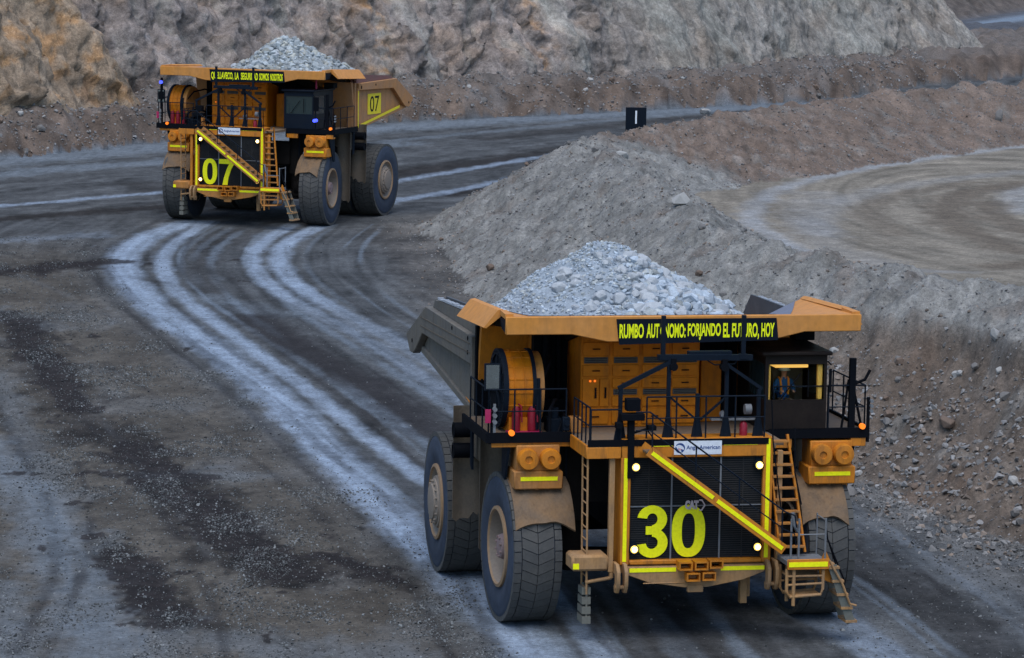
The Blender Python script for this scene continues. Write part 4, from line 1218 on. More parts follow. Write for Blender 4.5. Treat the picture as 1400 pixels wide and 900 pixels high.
def terrain(x, y):
    """height, class (0 road, 1 upper road, 2 berm, 3 rubble bank, 4 far hill)"""
    g = ground_z(y)
    wob = fbm(x / 5.0, y / 5.0, oct=3, seed=2)
    wob2 = pnoise(x / 1.7, y / 1.7, seed=5)
    dN, hN, _ = poly_dist(x, y, NC)
    dF, hF, _ = poly_dist(x, y, FC)
    ins = in_poly(x, y, PLAT)
    rN = np.sqrt(dN ** 2 + .45 ** 2) - .35
    rF = np.sqrt(dF ** 2 + .6 ** 2) - .45
    # outer face towards the haul road: straight slope at the nose, a ledge with a cut below it further right
    crl = pnoise(x / 2.4, y / 2.4, seed=15) + .6 * pnoise(x / 1.1, y / 1.1, seed=16)
    hN = hN + .28 * crl * np.exp(-dN / 2.0)
    hF = hF + .3 * crl * np.exp(-dF / 2.0)
    k = smooth(8.0, 10.5, x) * smooth(140, 128, y)
    rNo = np.maximum(rN + wob * .55 + wob2 * .16, 0)
    prof_a = hN - np.interp(rNo, [0, 8.2, 9.2], [0, 4.9, 6.2])
    led = 2.6 + wob * .35 + .5 * pnoise(x / 3.1, y / 3.1, seed=9)
    t = rNo
    prof_b = np.where(t < led, hN - t * .5, hN - led * .5 - .65 * smooth(0, .45, t - led) - np.interp(t - led, [0, 1.4, 4.6, 6.4], [0, 1.3, 3.4, 4.6]))
    outN = prof_a * (1 - k) + prof_b * k
    outF = hF - np.maximum(rF + wob * .4, 0) * .6
    inN = hN - np.maximum(rN + wob * .4, 0) * .5
    inF = hF - np.maximum(rF + wob * .5, 0) * .33
    lvl = 3.8 + .05 * wob
    z_in = np.maximum(np.maximum(inN, inF), lvl)
    z_out = np.maximum(np.maximum(outN, outF), g)
    z = np.where(ins, z_in, z_out)
    cls = np.where(ins, np.where(z_in > lvl + .02, 2, 1), np.where(z_out > g + .02, 2, 0))
    # rubble bank along the foot of the pit wall
    dT, _, sT = poly_dist(x, y, TOE)
    v = dT * sT + wob * 1.0
    bank = g + np.clip(v * .55, 0, None)
    crest = 2.7 + .35 * wob + .35 * wob2
    bank = np.where(v > 0, g + crest * (1 - np.exp(-np.maximum(v, 0) * .62 / 1.6)) , g)
    bank = bank - np.clip(v - 7, 0, 4) * .15
    isb = v > 0
    z = np.where(isb, np.maximum(bank, g), z)
    cls = np.where(isb, 3, cls)
    # far ground behind the end of the wall, then a rising hill
    far = smooth(46, 60, v)
    z = z * (1 - far) + far * 1.6
    far_perp = ((y - 500) * 13.8 - (x - 66.8) * 42.6) / 44.8
    hill = np.clip(far_perp - 6.5, 0, 60) * .5
    z = z + np.where(v > 40, hill + .8 * wob * smooth(0, 6, hill), 0)
    cls = np.where(v > 34, 4, cls)
    # roughness
    rough = np.where((cls == 2) | (cls == 3) | ((cls == 4) & (hill > .5)), 1.0, 0.0)
    edge = np.where(cls == 2, smooth(0.0, .6, z - np.where(ins, 3.8, g)), 1.0)
    lump = .20 * fbm(x / 1.15, y / 1.15, oct=4, seed=21) + .07 * pnoise(x / .22, y / .22, seed=31)
    big = np.where(cls == 3, 1.4, 1.0)
    far_ = smooth(185, 215, y)
    lump = lump * (1 - far_) + far_ * .38 * fbm(x / 2.6, y / 4.5, oct=3, seed=25)
    z = z + rough * edge * big * lump * 1.4
    z = z + (1 - rough) * (.022 * fbm(x / 1.6, y / 2.6, oct=4, seed=41))
    return z, cls, v, k, dN, dF, wob


FPX, YH = 4647.0, -130.0
az_in = np.linspace(R(-9.6), R(9.6), 660)
az = np.concatenate([np.linspace(R(-34), R(-9.7), 70), az_in, np.linspace(R(9.7), R(30), 60)])
rr = np.concatenate([np.linspace(18, 74, 50), 1 / np.linspace(1 / 74.5, 1 / 372, 690), np.linspace(373, 800, 230)])
TH, RR = np.meshgrid(az, rr)
GX, GY = np.sin(TH) * RR, np.cos(TH) * RR
nr, nc = GX.shape
GZ, CLS, VV, KK, DN, DF, WOB = terrain(GX, GY)


# --- what the ground itself is coloured: packed pale wheel tracks, damp and oily patches, gravel
def stroke(x, y, P, w, soft=1.0, br=0.35, seed=0, sc=1.0):
    P = np.array(P, float)
    m = (x > P[:, 0].min() - 4 * w - 3) & (x < P[:, 0].max() + 4 * w + 3) & (y > P[:, 1].min() - 4 * w - 3) & (y < P[:, 1].max() + 4 * w + 3)
    out = np.zeros(x.shape)
    if not m.any(): return out
    # round the corners of the poly line
    for _ in range(2):
        Q = [P[0]]
        for a, b in zip(P[:-1], P[1:]): Q += [a * .75 + b * .25, a * .25 + b * .75]
        P = np.array(Q + [P[-1]])
    xm, ym = x[m], y[m]
    d, _, sd = poly_dist(xm, ym, P)
    d = d * (1 + br * fbm(xm / (1.3 * sc), ym / (2.6 * sc), oct=4, seed=60 + seed)) + .5 * w * br * fbm(xm / .35, ym / .8, oct=3, seed=63 + seed)
    out[m] = 1 - smooth(w * (1 - .75 * soft), w * (1 + .8 * soft), d)
    return out


T1 = [(-16.6, 174.4), (-18.1, 166.4), (-18.2, 157.2), (-17.5, 151.1), (-15.5, 142.5), (-12.6, 134.0), (-10.1, 126.5), (-7.9, 119.1), (-6.5, 113.1), (-5.0, 106.7), (-3.6, 99.9), (-1.9, 92.4), (-1.1, 89.2), (.1, 83.7), (.8, 80.4), (2.5, 70), (4, 55)]
T2 = [(-15.7, 174.6), (-16.5, 163.0), (-16.0, 152.8), (-14.1, 143.8), (-11.4, 135.3), (-8.6, 126.6), (-5.9, 117.8), (-4.0, 110.5), (-2.5, 105.2), (-.4, 97), (1.2, 89), (2.4, 80), (4, 70)]
T3 = [(-11.3, 173.7), (-12.3, 163.7), (-12.2, 156.0), (-10.6, 147.2), (-8.3, 140.5), (-6.0, 134.6), (-4.3, 129.3), (-2.7, 123.6), (1.5, 111), (4.5, 100), (6.7, 88.3), (8.1, 84.8), (9.0, 81.0), (11, 70)]
T4 = [(-9.9, 174.0), (-11.1, 163.9), (-10.9, 155.3), (-9.4, 147.4), (-7.1, 140.6), (-4.9, 134.8), (-3.6, 131.0), (-1.5, 124), (2.8, 111), (5.8, 100), (7.9, 89), (9.4, 82), (12, 70)]
white = [(T1, .68, 1.0, .25), (T2, .36, .85, .3), (T3, .38, .85, .3), (T4, .46, .95, .3),
         ([(-45, 158), (-28.8, 179.4), (-27.5, 181.4), (-23.5, 186.7), (-19.4, 192.3), (-12, 203)], .5, .85, .5), ([(-32.1, 200.1), (-30.7, 202.6), (-26.3, 209.3), (-22.1, 213.8), (-8, 234)], 1.6, .75, .4),
         ([(-36, 206), (-27.5, 220), (-22, 230), (-6.5, 255), (10.5, 274), (25, 290)], 2.6, .85, .3),
         ([(-9.5, 195), (-6.7, 203.2), (-2.9, 212.0), (1.7, 224.2), (9, 240)], .5, .75, .5), ([(-9.5, 181), (-6.0, 190.1), (-2.7, 197.7), (.3, 206.9), (5, 216)], .5, .75, .5),
         ([(-9, 236), (-.2, 250.9), (8.4, 265.2), (18.1, 281)], .8, .5, .5),
         ([(-18.0, 112.0), (-16.2, 106.6), (-14.3, 101.4), (-12.2, 92.3), (-10.7, 85.5), (-9.5, 79.6), (-8, 72)], .9, .62, .5), ([(-19.8, 126.7), (-17.4, 117.8), (-14.8, 106.7), (-13.1, 99.0), (-12.5, 92)], .5, .3, .6),
         ([(-13.6, 88), (-12, 80), (-11, 72)], .9, .45, .6), ([(-11.0, 83), (-6, 81.5), (-3, 80.5)], 1.1, .3, .8),
         ([(11.4, 107.9), (12.8, 96.7), (14.2, 92.0)], .8, .2, .8), ([(10.0, 101.2), (11.7, 94.4), (13.5, 87.5)], .7, .25, .8),
         ([(-21.0, 138.6), (-18.6, 136.0)], 1.0, .25, .9), ([(-12.8, 143.8), (-11.1, 142.0), (-9.6, 139.6)], .8, .4, .8), ([(-11.0, 105.7), (-8.5, 106.0)], .8, .3, .9), ([(-24.7, 162.7), (-20.9, 166.3)], 1.0, .25, .8),
         ([(-1.1, 86), (.9, 82.9), (1.9, 80.5)], .8, .4, .5)]
dark = [([(-5.9, 171), (-3.9, 156.4), (-2.2, 146.7), (-.5, 138)], 1.8, .6, .5), ([(-11.6, 142), (-8.5, 132.4), (-6.4, 127), (-4.4, 121), (-2.6, 115), (-.7, 109)], .8, .6, .4), ([(-5.1, 118.9), (-3.8, 111.9), (-2.4, 105.2), (-1, 98)], .35, .5, .5),
        ([(-14.2, 170), (-14.6, 160), (-13.9, 151), (-12.5, 144), (-10, 136), (-6.5, 126), (-4, 116)], .75, .5, .4),
        ([(-20.7, 138.6), (-17.8, 128.4), (-15.3, 118.0), (-14, 112)], .9, .75, .7), ([(-13.1, 113.9), (-9.7, 101.9), (-7.6, 94.9), (-5.8, 89.8)], 1.0, .85, .8), ([(-10.9, 93), (-9.5, 87.5), (-8.3, 83.9)], .85, .9, .8), ([(-4.6, 92.4), (-2.9, 89.0)], .4, .9, .7),
        ([(-22.9, 150.7), (-20.5, 152.7), (-18.5, 154.9)], 1.1, .8, .7), ([(-8.7, 100.7), (-7.0, 92.7), (-5.7, 88.8)], .55, .9, .8), ([(-26.4, 173.9), (-22.5, 178.8), (-18.6, 182.6), (-14, 190)], 1.2, .85, .6), ([(-22, 197), (-15.8, 183)], 1.4, .6, .6),
        ([(9.4, 96.2), (10.6, 90.1), (11.8, 84.6), (11.7, 79)], .95, .55, .8), ([(-12, 200), (-6, 210), (2, 226), (12, 250)], 2.0, .85, .4), ([(-4, 193), (2, 206), (6, 216)], 1.1, .85, .4), ([(-2, 240), (10, 262), (22, 284)], 1.3, .6, .4), ([(-20, 212), (-9, 230)], 1.6, .35, .6),
        ([(-1, 100), (3, 88), (5, 78)], 2.2, .5, .5), ([(-18.5, 120), (-15.6, 108), (-13.2, 97), (-12, 90)], .22, .6, .5), ([(-13.0, 112), (-10.8, 102), (-9.2, 95)], .2, .6, .6)]

A_ROAD = np.array((.066, .069, .073)); A_WHITE = np.array((.235, .285, .36)); A_DARK = np.array((.026, .024, .026))
A_BERM = np.array((.19, .184, .174)); A_BROWN = np.array((.14, .105, .085)); A_PALE = np.array((.2, .192, .18)); A_UP = np.array((.185, .165, .14))

col = np.empty((nr, nc, 3)); col[:] = A_ROAD
n_mid = fbm(GX / 2.2, GY / 4.0, oct=5, seed=71)
n_fine = fbm(GX / .45, GY / .7, oct=3, seed=75)
U = GX - np.interp(GY, [p[1] for p in T2[::-1]], [p[0] for p in T2[::-1]])
streak = fbm(U / .55, GY / 16.0, oct=4, seed=81) * smooth(185, 165, GY) + fbm(VV / 1.1, (GX + GY) / 60.0, oct=4, seed=83) * smooth(165, 190, GY)
left = smooth(-2.0, -5.0, U) * smooth(170, 150, GY)          # gravelly ground left of the wheel tracks
lane = (1 - left)
val = 1 + .28 * n_mid + .16 * n_fine + (.5 * lane + .08 * left) * streak
col = col * (1 - left[..., None]) + left[..., None] * np.array((.082, .072, .061))
col *= np.clip(val, .35, 2.2)[..., None]
brown = smooth(-.15, .7, fbm(GX / 3.0, GY / 5.0, oct=3, seed=91)) * left
col = col * (1 - .6 * brown[..., None]) + .6 * brown[..., None] * np.array((.05, .043, .037))
pale = smooth(.1, .8, fbm(GX / 2.4 + 9, GY / 6.5, oct=4, seed=95)) * left
col = col * (1 - .45 * pale[..., None]) + .45 * pale[..., None] * np.array((.12, .12, .122))
grav_mask = np.clip(left * smooth(-.35, .35, fbm(GX / 2.0, GY / 3.5, oct=4, seed=97)), 0, 1)
for i, (P, w, st, br) in enumerate(dark):
    a = (stroke(GX, GY, P, w, 1.0, br, i) * st)[..., None]
    col = col * (1 - a) + a * np.array((.019, .016, .015)) * np.clip(1 + .4 * n_fine + .3 * n_mid, .5, 1.6)[..., None]
for i, (P, w, st, br) in enumerate(white):
    a = stroke(GX, GY, P, w, .8 if i < 4 else 1.0, br, i + 40) * st
    if i in (2, 3): a = a * (1 - .5 * smooth(148, 138, GY))
    a = (a * np.clip(.9 + .3 * fbm(U / .3, GY / 8.0, oct=4, seed=99) + .22 * n_fine + .25 * n_mid, 0, 1.0))[..., None]
    col = col * (1 - a) + a * (A_WHITE if i < 4 or i in (4, 7, 8, 19) else np.array((.15, .175, .205)))
# dirt spilled from the berm toe onto the road
spill = (smooth(12.5, 7.2, DN) * np.clip(.75 + .5 * n_mid, 0, 1) * .85)[..., None]
col = col * (1 - spill) + spill * np.array((.145, .132, .12)) * np.clip(1 + .25 * n_fine + .2 * n_mid, .5, 1.6)[..., None]
# thin single passes of wheels, pale and dark, on both sides of the main ruts
T2y, T2x = np.array([p[1] for p in T2]), np.array([p[0] for p in T2])
pr = random.Random(5)
for j, du in enumerate((-3.4, -2.3, -1.75, -1.5, -.72, -.62, .62, .85, 1.15, 1.6, 2.1, 2.7, 3.3, 3.9, 6.9, 7.4, 8.1, 8.8)):
    P = [(xx + du + .35 * math.sin(yy / 17 + j), yy) for xx, yy in zip(T2x, T2y)]
    a = stroke(GX, GY, P, pr.uniform(.07, .2), 1.0, .5, 300 + j) * pr.uniform(.25, .6) * smooth(-.5, .3, fbm(GX / 3, GY / 14, oct=2, seed=310 + j))
    c_ = np.array((.15, .18, .22)) if pr.random() < .5 else A_DARK * .9
    a = a[..., None]; col = col * (1 - a) + a * c_
for j, (P, w, st, pale_) in enumerate((([(-21, 137), (-17, 124), (-13, 110), (-10, 98), (-7.5, 86), (-6.5, 78)], .14, .5, 0), ([(-20.4, 137), (-16.4, 124), (-12.4, 110), (-9.4, 98), (-6.9, 86)], .16, .1, 1), ([(-18.5, 134), (-13, 122), (-8.5, 110), (-5.5, 99), (-3.5, 88)], .13, .45, 0),
                                    ([(-22, 150), (-17, 140), (-11.5, 126), (-8, 114), (-5.4, 104)], .2, .12, 1), ([(-13.9, 108), (-12.3, 99), (-11.4, 90), (-11, 80)], .12, .55, 0), ([(-16.5, 112), (-13.6, 100), (-12.1, 90), (-11.8, 80)], .15, .5, 0), ([(9, 110), (11, 100), (12.3, 92), (13.3, 82)], .15, .4, 1), ([(8.4, 110), (10.2, 100), (11.5, 92), (12.2, 82)], .12, .5, 0), ([(-24, 158), (-20, 152), (-15, 148)], .25, .4, 0))):
    a = (stroke(GX, GY, P, w, 1.0, .5, 340 + j) * st * smooth(-.6, .3, fbm(GX / 2, GY / 8, oct=2, seed=345 + j)))[..., None]
    col = col * (1 - a) + a * (np.array((.15, .17, .2)) if pale_ else A_DARK * .8)
a = (stroke(GX, GY, [(-10.6, 139), (-8.5, 132.4), (-6.4, 127), (-4.4, 121), (-2.6, 115), (-.7, 109)], .8, 1.0, .5, 360) * .75)[..., None]
col = col * (1 - a) + a * A_DARK
for j, (P, w) in enumerate((([(-20.7, 138.6), (-17.8, 128.4), (-15.3, 118.0)], .7), ([(-12.6, 111), (-9.7, 101.9), (-7.6, 94.9), (-6.0, 90.2)], .8), ([(-10.9, 93), (-9.5, 87.5), (-8.3, 83.9)], .7), ([(-5.2, 93), (-4.2, 91.6), (-2.9, 89.4)], .33), ([(-22.9, 151), (-20.5, 152.7), (-18.5, 154.9)], 1.0))):
    a = (stroke(GX, GY, P, w, .35, .9, 370 + j) * .85)[..., None]
    col = col * (1 - a) + a * A_DARK * np.array((.75, .66, .62)) * np.clip(1 + .5 * n_fine, .5, 1.6)[..., None]
# upper road: pale, swept in arcs
up_m = CLS == 1
cu = np.empty((nr, nc, 3)); cu[:] = A_UP * (1.0, .97, .92)
arc = np.hypot((GX - 27) * 2.6, GY - 166)
cu *= np.clip(1 + .34 * fbm(arc / 1.7, np.arctan2(GY - 166, (GX - 27) * 2.6) * 1.2, oct=5, seed=101) + .16 * n_mid, .5, 1.6)[..., None]
U1 = [(12.3, 139.6), (11.0, 150.1), (11.0, 159.4), (12.9, 172.1), (17.9, 186.1), (31.5, 210.5), (60, 245)]
for i, (P, w, st) in enumerate(((U1, .55, .85), ([(14.8, 137.7), (13.1, 144.9), (13.8, 156.9), (16.8, 170.3), (21.5, 179.4), (28.3, 188.3)], .9, .35), ([(24.5, 162.7), (25.7, 173.3), (28, 180)], 1.0, .6), ([(15.2, 135.8), (17.6, 134.6)], .5, .6), ([(13.5, 150), (13.4, 160), (15.5, 172)], 1.0, .3))):
    a = (stroke(GX, GY, P, w, 1.0, .4, i + 90) * st * np.clip(.8 + .4 * n_mid, 0, 1.1))[..., None]
    cu = cu * (1 - a) + a * np.array((.26, .265, .275))
for i, (P, w, st) in enumerate((([(21.6, 143.2), (20.2, 151.7), (20.5, 162.0), (22.6, 172.7), (27.1, 180.6)], 1.0, .75), ([(23.5, 150), (22.6, 158), (23.4, 168)], .8, .7), ([(17, 150), (16.5, 160), (18.5, 170), (24, 180)], .7, .45), ([(19.5, 137), (22, 139), (26, 145)], .9, .75))):
    a = (stroke(GX, GY, P, w, 1.0, .5, i + 110) * st)[..., None]
    cu = cu * (1 - a) + a * np.array((.105, .082, .062))
col = np.where(up_m[..., None], cu, col)
# berms
nb = fbm(GX / 2.6, GY / 4.0, oct=5, seed=121); nb2 = np.where(GY < 200, fbm(GX / .6, GY / .8, oct=3, seed=125), fbm(GX / 1.4, GY / 4.5, oct=3, seed=125))
fside = smooth(-1.5, 1.5, DN - DF - 2.0 + 2.5 * WOB)                      # the far berm is browner
cb_ = A_BERM * (1 - fside[..., None]) + fside[..., None] * A_BROWN * 1.12
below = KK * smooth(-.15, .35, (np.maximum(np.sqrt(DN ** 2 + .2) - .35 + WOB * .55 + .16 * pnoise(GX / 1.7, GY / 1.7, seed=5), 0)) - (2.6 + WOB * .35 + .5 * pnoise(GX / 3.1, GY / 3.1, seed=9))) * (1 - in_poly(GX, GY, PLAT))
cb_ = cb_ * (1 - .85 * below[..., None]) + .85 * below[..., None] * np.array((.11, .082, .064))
gp_ = (smooth(.1, .7, fbm(GX / 1.3 + 4, GY / 2.5, oct=4, seed=127)) * .45)[..., None]
cb_ = cb_ * (1 - gp_) + gp_ * A_PALE
rd_ = (smooth(.2, .8, fbm(GX / 1.8 + 4, GY / 3.0, oct=4, seed=129)) * .3)[..., None]
cb_ = cb_ * (1 - rd_) + rd_ * np.array((.12, .075, .052))
cb_ *= np.clip(1 + .2 * nb + .3 * nb2, .45, 1.7)[..., None]
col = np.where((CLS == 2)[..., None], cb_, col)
cr = A_BROWN * .82 * np.clip(1 + .3 * nb + .45 * nb2, .35, 1.9)[..., None]
gp2 = (smooth(.0, .7, fbm(GX / 3.2, GY / 4.5, oct=4, seed=131)) * .55)[..., None]
cr = cr * (1 - gp2) + gp2 * np.array((.155, .145, .142)) * np.clip(1 + .3 * nb2, .5, 1.5)[..., None]
top = (smooth(2.5, 6.0, VV) * .45)[..., None]
cr = cr * (1 - top) + top * np.array((.15, .14, .135))
col = np.where((CLS == 3)[..., None], cr, col)
ch = np.empty((nr, nc, 3)); ch[:] = (.085, .088, .1)
ch *= np.clip(1 + .25 * nb, .5, 1.5)[..., None]
hl = smooth(5, 8, ((GY - 500) * 13.8 - (GX - 66.8) * 42.6) / 44.8)[..., None]
ch = ch * (1 - hl) + hl * np.array((.1, .082, .072)) * np.clip(1 + .4 * nb2 + .3 * nb, .4, 1.7)[..., None]
a = (stroke(GX, GY, [(64.8, 494), (66.8, 500), (80.6, 542), (105, 618)], 2.4, 1.0, .15, 200) * .95)[..., None]
ch = ch * (1 - a) + a * np.array((.17, .21, .26))
col = np.where((CLS == 4)[..., None], ch, col)

verts = np.stack([GX, GY, GZ], -1).reshape(-1, 3)
cols = np.clip(col, .008, .6).reshape(-1, 3)
idx = np.arange(nr * nc).reshape(nr, nc)
quads = np.stack([idx[:-1, :-1], idx[:-1, 1:], idx[1:, 1:], idx[1:, :-1]], -1).reshape(-1, 4)
fc = np.maximum.reduce([CLS[:-1, :-1], CLS[:-1, 1:], CLS[1:, 1:], CLS[1:, :-1]]).reshape(-1)
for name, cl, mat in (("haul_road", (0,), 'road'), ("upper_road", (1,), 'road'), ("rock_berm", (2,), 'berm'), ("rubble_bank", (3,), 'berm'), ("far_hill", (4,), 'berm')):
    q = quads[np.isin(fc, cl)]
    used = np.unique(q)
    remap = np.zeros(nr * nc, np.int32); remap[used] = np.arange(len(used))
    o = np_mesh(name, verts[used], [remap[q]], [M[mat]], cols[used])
    tag(o, kind="structure")


# ------------------------------------------------------------------ pit wall: a sheet of broken rock with its own relief
FOOT = [(-82, 158), (-56, 196), (-40.5, 219), (-36, 227), (-32.5, 236), (-15.5, 264.5), (-7, 272), (2, 282), (11.5, 291.5), (19, 301), (30, 325.5), (42, 343), (48.5, 356), (50.5, 366), (47, 384), (34, 415), (0, 462)]
FP = np.array(FOOT, float)
for _ in range(2):
    Q = [FP[0]]
    for a, b in zip(FP[:-1], FP[1:]): Q += [a * .75 + b * .25, a * .25 + b * .75]
    FP = np.array(Q + [FP[-1]])
seg = np.r_[0, np.cumsum(np.hypot(*np.diff(FP, axis=0).T))]
s_of = lambda x, y: seg[np.argmin(np.hypot(FP[:, 0] - x, FP[:, 1] - y))]
sA, sB = s_of(-45, 212), s_of(50, 368)
ss_ = np.concatenate([np.arange(0, sA, 1.0), np.arange(sA, sB + 6, .24), np.arange(sB + 7, seg[-1], 1.2)])
hv = np.concatenate([np.arange(-1.5, 14, .2), np.arange(14.3, 34, .6)])
SS, HV = np.meshgrid(ss_, hv)
bx_ = np.interp(SS, seg, FP[:, 0]); by_ = np.interp(SS, seg, FP[:, 1])
tx = np.interp(SS + .6, seg, FP[:, 0]) - np.interp(SS - .6, seg, FP[:, 0]); ty = np.interp(SS + .6, seg, FP[:, 1]) - np.interp(SS - .6, seg, FP[:, 1])
L_ = np.hypot(tx, ty); tx, ty = tx / L_, ty / L_
nx, ny = ty, -tx                                             # outwards, towards the road
slope = 1 / math.tan(R(62))
s_but = s_of(-30.5, 239) + 1.5
# left buttress stands forward; a gully behind its leaning edge
lean = smooth(2.2, -2.2, SS - s_but + HV * .62 + .9 * pnoise(SS / 4, HV / 3, seed=3))
s_end = s_of(49, 358)
end_slope = smooth(s_end - 30, s_end, SS)
off = -HV * (slope + .35 * end_slope) + lean * 4.2
gul = np.exp(-((SS - s_but - 3.5 + HV * .55) / 3.0) ** 2) * -1.2
P0 = np.stack([bx_ + nx * off, by_ + ny * off, np.full_like(HV, 3.4) + HV], -1)


def facet(P, cell, seed, amp_tilt=.9):
    """blocky relief: every irregular cell gets its own set-back and tilt"""
    q = P / cell
    base = np.floor(q).astype(int)
    best = np.full(q.shape[:-1], 1e9); val = np.zeros(q.shape[:-1]); tone = np.zeros(q.shape[:-1])
    for dx in (-1, 0, 1):
        for dy in (-1, 0, 1):
            for dz in (-1, 0, 1):
                c = base + (dx, dy, dz)
                h = PERM[(PERM[(PERM[(c[..., 0] + seed) & 255] + c[..., 1]) & 255] + c[..., 2]) & 255]
                pt = c + .5 + GRAD[h] * .45
                dd = q - pt
                d2 = (dd ** 2).sum(-1)
                m = d2 < best
                best = np.where(m, d2, best)
                tl = (dd * GRAD[(h + 77) & 255]).sum(-1)
                val = np.where(m, GRAD[(h + 33) & 255][..., 0] + amp_tilt * tl * 1.4, val)
                tone = np.where(m, GRAD[(h + 55) & 255][..., 1], tone)
    return val, tone


strat = P0 * np.array((1, 1, .7))
f1, t1 = facet(strat + 3 * fbm(P0[..., 0] / 6, P0[..., 1] / 6, P0[..., 2] / 6, oct=2)[..., None] * .4, np.array((5.5, 5.5, 4.0)), 3)
f2, t2 = facet(strat + .7 * pnoise(P0[..., 0], P0[..., 1], P0[..., 2])[..., None], np.array((1.7, 1.7, 1.5)), 9)
f3, t3 = facet(strat, np.array((.65, .65, .7)), 15)
fb = fbm(P0[..., 0] / 3, P0[..., 1] / 3, P0[..., 2] / 3, oct=5, seed=7)
# smooth loose scree tongues running down the face
def tongue(x, y, wid, leanv=0.0):
    return np.exp(-((SS - s_of(x, y) + HV * leanv + .8 * pnoise(SS / 3, HV / 4, seed=19)) / wid) ** 2)
scree = np.clip(tongue(13.5, 294, 2.6, -.2) + tongue(20.5, 303, 1.8, .5) + .8 * tongue(5.5, 285.5, 1.6, .1) + .7 * tongue(33, 331, 6, .3) + .5 * tongue(-5, 274, 1.2, .1), 0, 1)
roughw = 1 - .8 * scree
n2r = fbm(P0[..., 0] / .9, P0[..., 1] / .9, P0[..., 2] / 1.6, oct=4, seed=57)
rsm = smooth(s_of(3, 283), s_of(16, 297), SS)
run = fbm(SS / 1.6 + .6 * pnoise(SS / 5, HV / 5, seed=71), HV / 7.0, oct=4, seed=73)
rel = ((.62 * f1 + .26 * f2 + .13 * f3) * (1 - .4 * lean) + .12 * n2r + .26 * run) * (1 - .6 * rsm) * roughw + .32 * fb + .75 * (1 - .6 * rsm) * fbm(SS / 7.0, HV / 9.0, oct=2, seed=77) + gul + .9 * scree * smooth(6, 0, HV)
rel += 2.0 * np.exp(-((SS - s_of(1.5, 281.5)) / 2.2) ** 2) * smooth(7, 2, HV) + 1.6 * np.exp(-((SS - s_of(-1.5, 278)) / 1.4) ** 2) * smooth(4.5, 1, HV)
rel *= smooth(-1.5, .8, HV)
P1 = P0 + np.stack([nx, ny, .35 * np.ones_like(nx)], -1) * rel[..., None]
g_grey = np.array((.245, .21, .195)); g_or = np.array((.33, .18, .08)); g_tan = np.array((.29, .23, .195)); g_pale = np.array((.31, .3, .27)); g_dk = np.array((.12, .098, .088))
wc = np.empty(P1.shape); wc[:] = g_grey
def mixc(c, a, k): 
    a = np.clip(a, 0, 1)[..., None]
    return c * (1 - a) + a * np.asarray(k)
n1_ = fbm(P0[..., 0] / 5, P0[..., 1] / 5, P0[..., 2] / 3.5, oct=4, seed=51); n2_ = fbm(P0[..., 0] / 1.2, P0[..., 1] / 1.2, P0[..., 2] / 1.2, oct=4, seed=55)
wc = mixc(wc, smooth(-.3, .5, n1_) * .75, g_tan)
wc = mixc(wc, smooth(.1, .7, run) * .45, g_dk * 1.3)
wc = mixc(wc, smooth(-.1, -.7, run) * .5, g_pale * .85)
wc = mixc(wc, lean * .75, (.31, .225, .15))
wc = mixc(wc, smooth(.05, .5, n2_ + .2 * t2 + .5 * n1_) * (.6 * lean + .16 * smooth(-.1, .5, n1_ + .2)), g_or)
wc = mixc(wc, smooth(.3, .8, n2_ - .3 * t1) * .4, g_dk)
orange_spots = np.exp(-((SS - s_of(-9.5, 270)) / 1.6) ** 2) + .8 * np.exp(-((SS - s_of(3.6, 284)) / 1.2) ** 2)
wc = mixc(wc, orange_spots * smooth(-.2, .5, n2_) * .8, g_or)
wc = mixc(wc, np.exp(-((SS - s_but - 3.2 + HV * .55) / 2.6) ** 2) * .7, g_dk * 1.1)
wc = mixc(wc, scree * .8, g_pale)
wc = mixc(wc, rsm * .5, (.27, .255, .225))
wc = mixc(wc, smooth(.2, .7, n1_) * rsm * .5, (.2, .16, .13))
n3_ = fbm(P0[..., 0] / .45, P0[..., 1] / .45, P0[..., 2] / .5, oct=2, seed=59)
wc *= np.clip(1 + .1 * t1 + .12 * t2 + .16 * t3 + .22 * n2_ + .12 * n3_, .4, 1.7)[..., None]
nh, ns = SS.shape
ix = np.arange(nh * ns).reshape(nh, ns)
wq = np.stack([ix[:-1, :-1], ix[:-1, 1:], ix[1:, 1:], ix[1:, :-1]], -1).reshape(-1, 4)
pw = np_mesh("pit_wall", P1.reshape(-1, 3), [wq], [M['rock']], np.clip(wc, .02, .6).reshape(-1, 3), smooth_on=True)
tag(pw, kind="structure")


# ------------------------------------------------------------------ stones
def hull_stone(n, flat, seed):
    r_ = random.Random(seed)
    bm = bmesh.new()
    for _ in range(n):
        v = Vector((r_.gauss(0, 1), r_.gauss(0, 1), r_.gauss(0, 1))).normalized() * r_.uniform(.82, 1.0)
        bm.verts.new((v.x, v.y * r_.uniform(.75, .95), v.z * flat))
    res = bmesh.ops.convex_hull(bm, input=bm.verts)
    bmesh.ops.delete(bm, geom=[g for g in res["geom_interior"] if isinstance(g, bmesh.types.BMVert)], context='VERTS')
    bmesh.ops.triangulate(bm, faces=bm.faces)
    bm.verts.index_update()
    v = np.array([x.co[:] for x in bm.verts]); f = np.array([[q.index for q in t.verts] for t in bm.faces])
    bm.free()
    return v, f


PEB = [hull_stone(9, .7, 100 + i) for i in range(8)]
ROC = [hull_stone(15, .75, 200 + i) for i in range(10)]


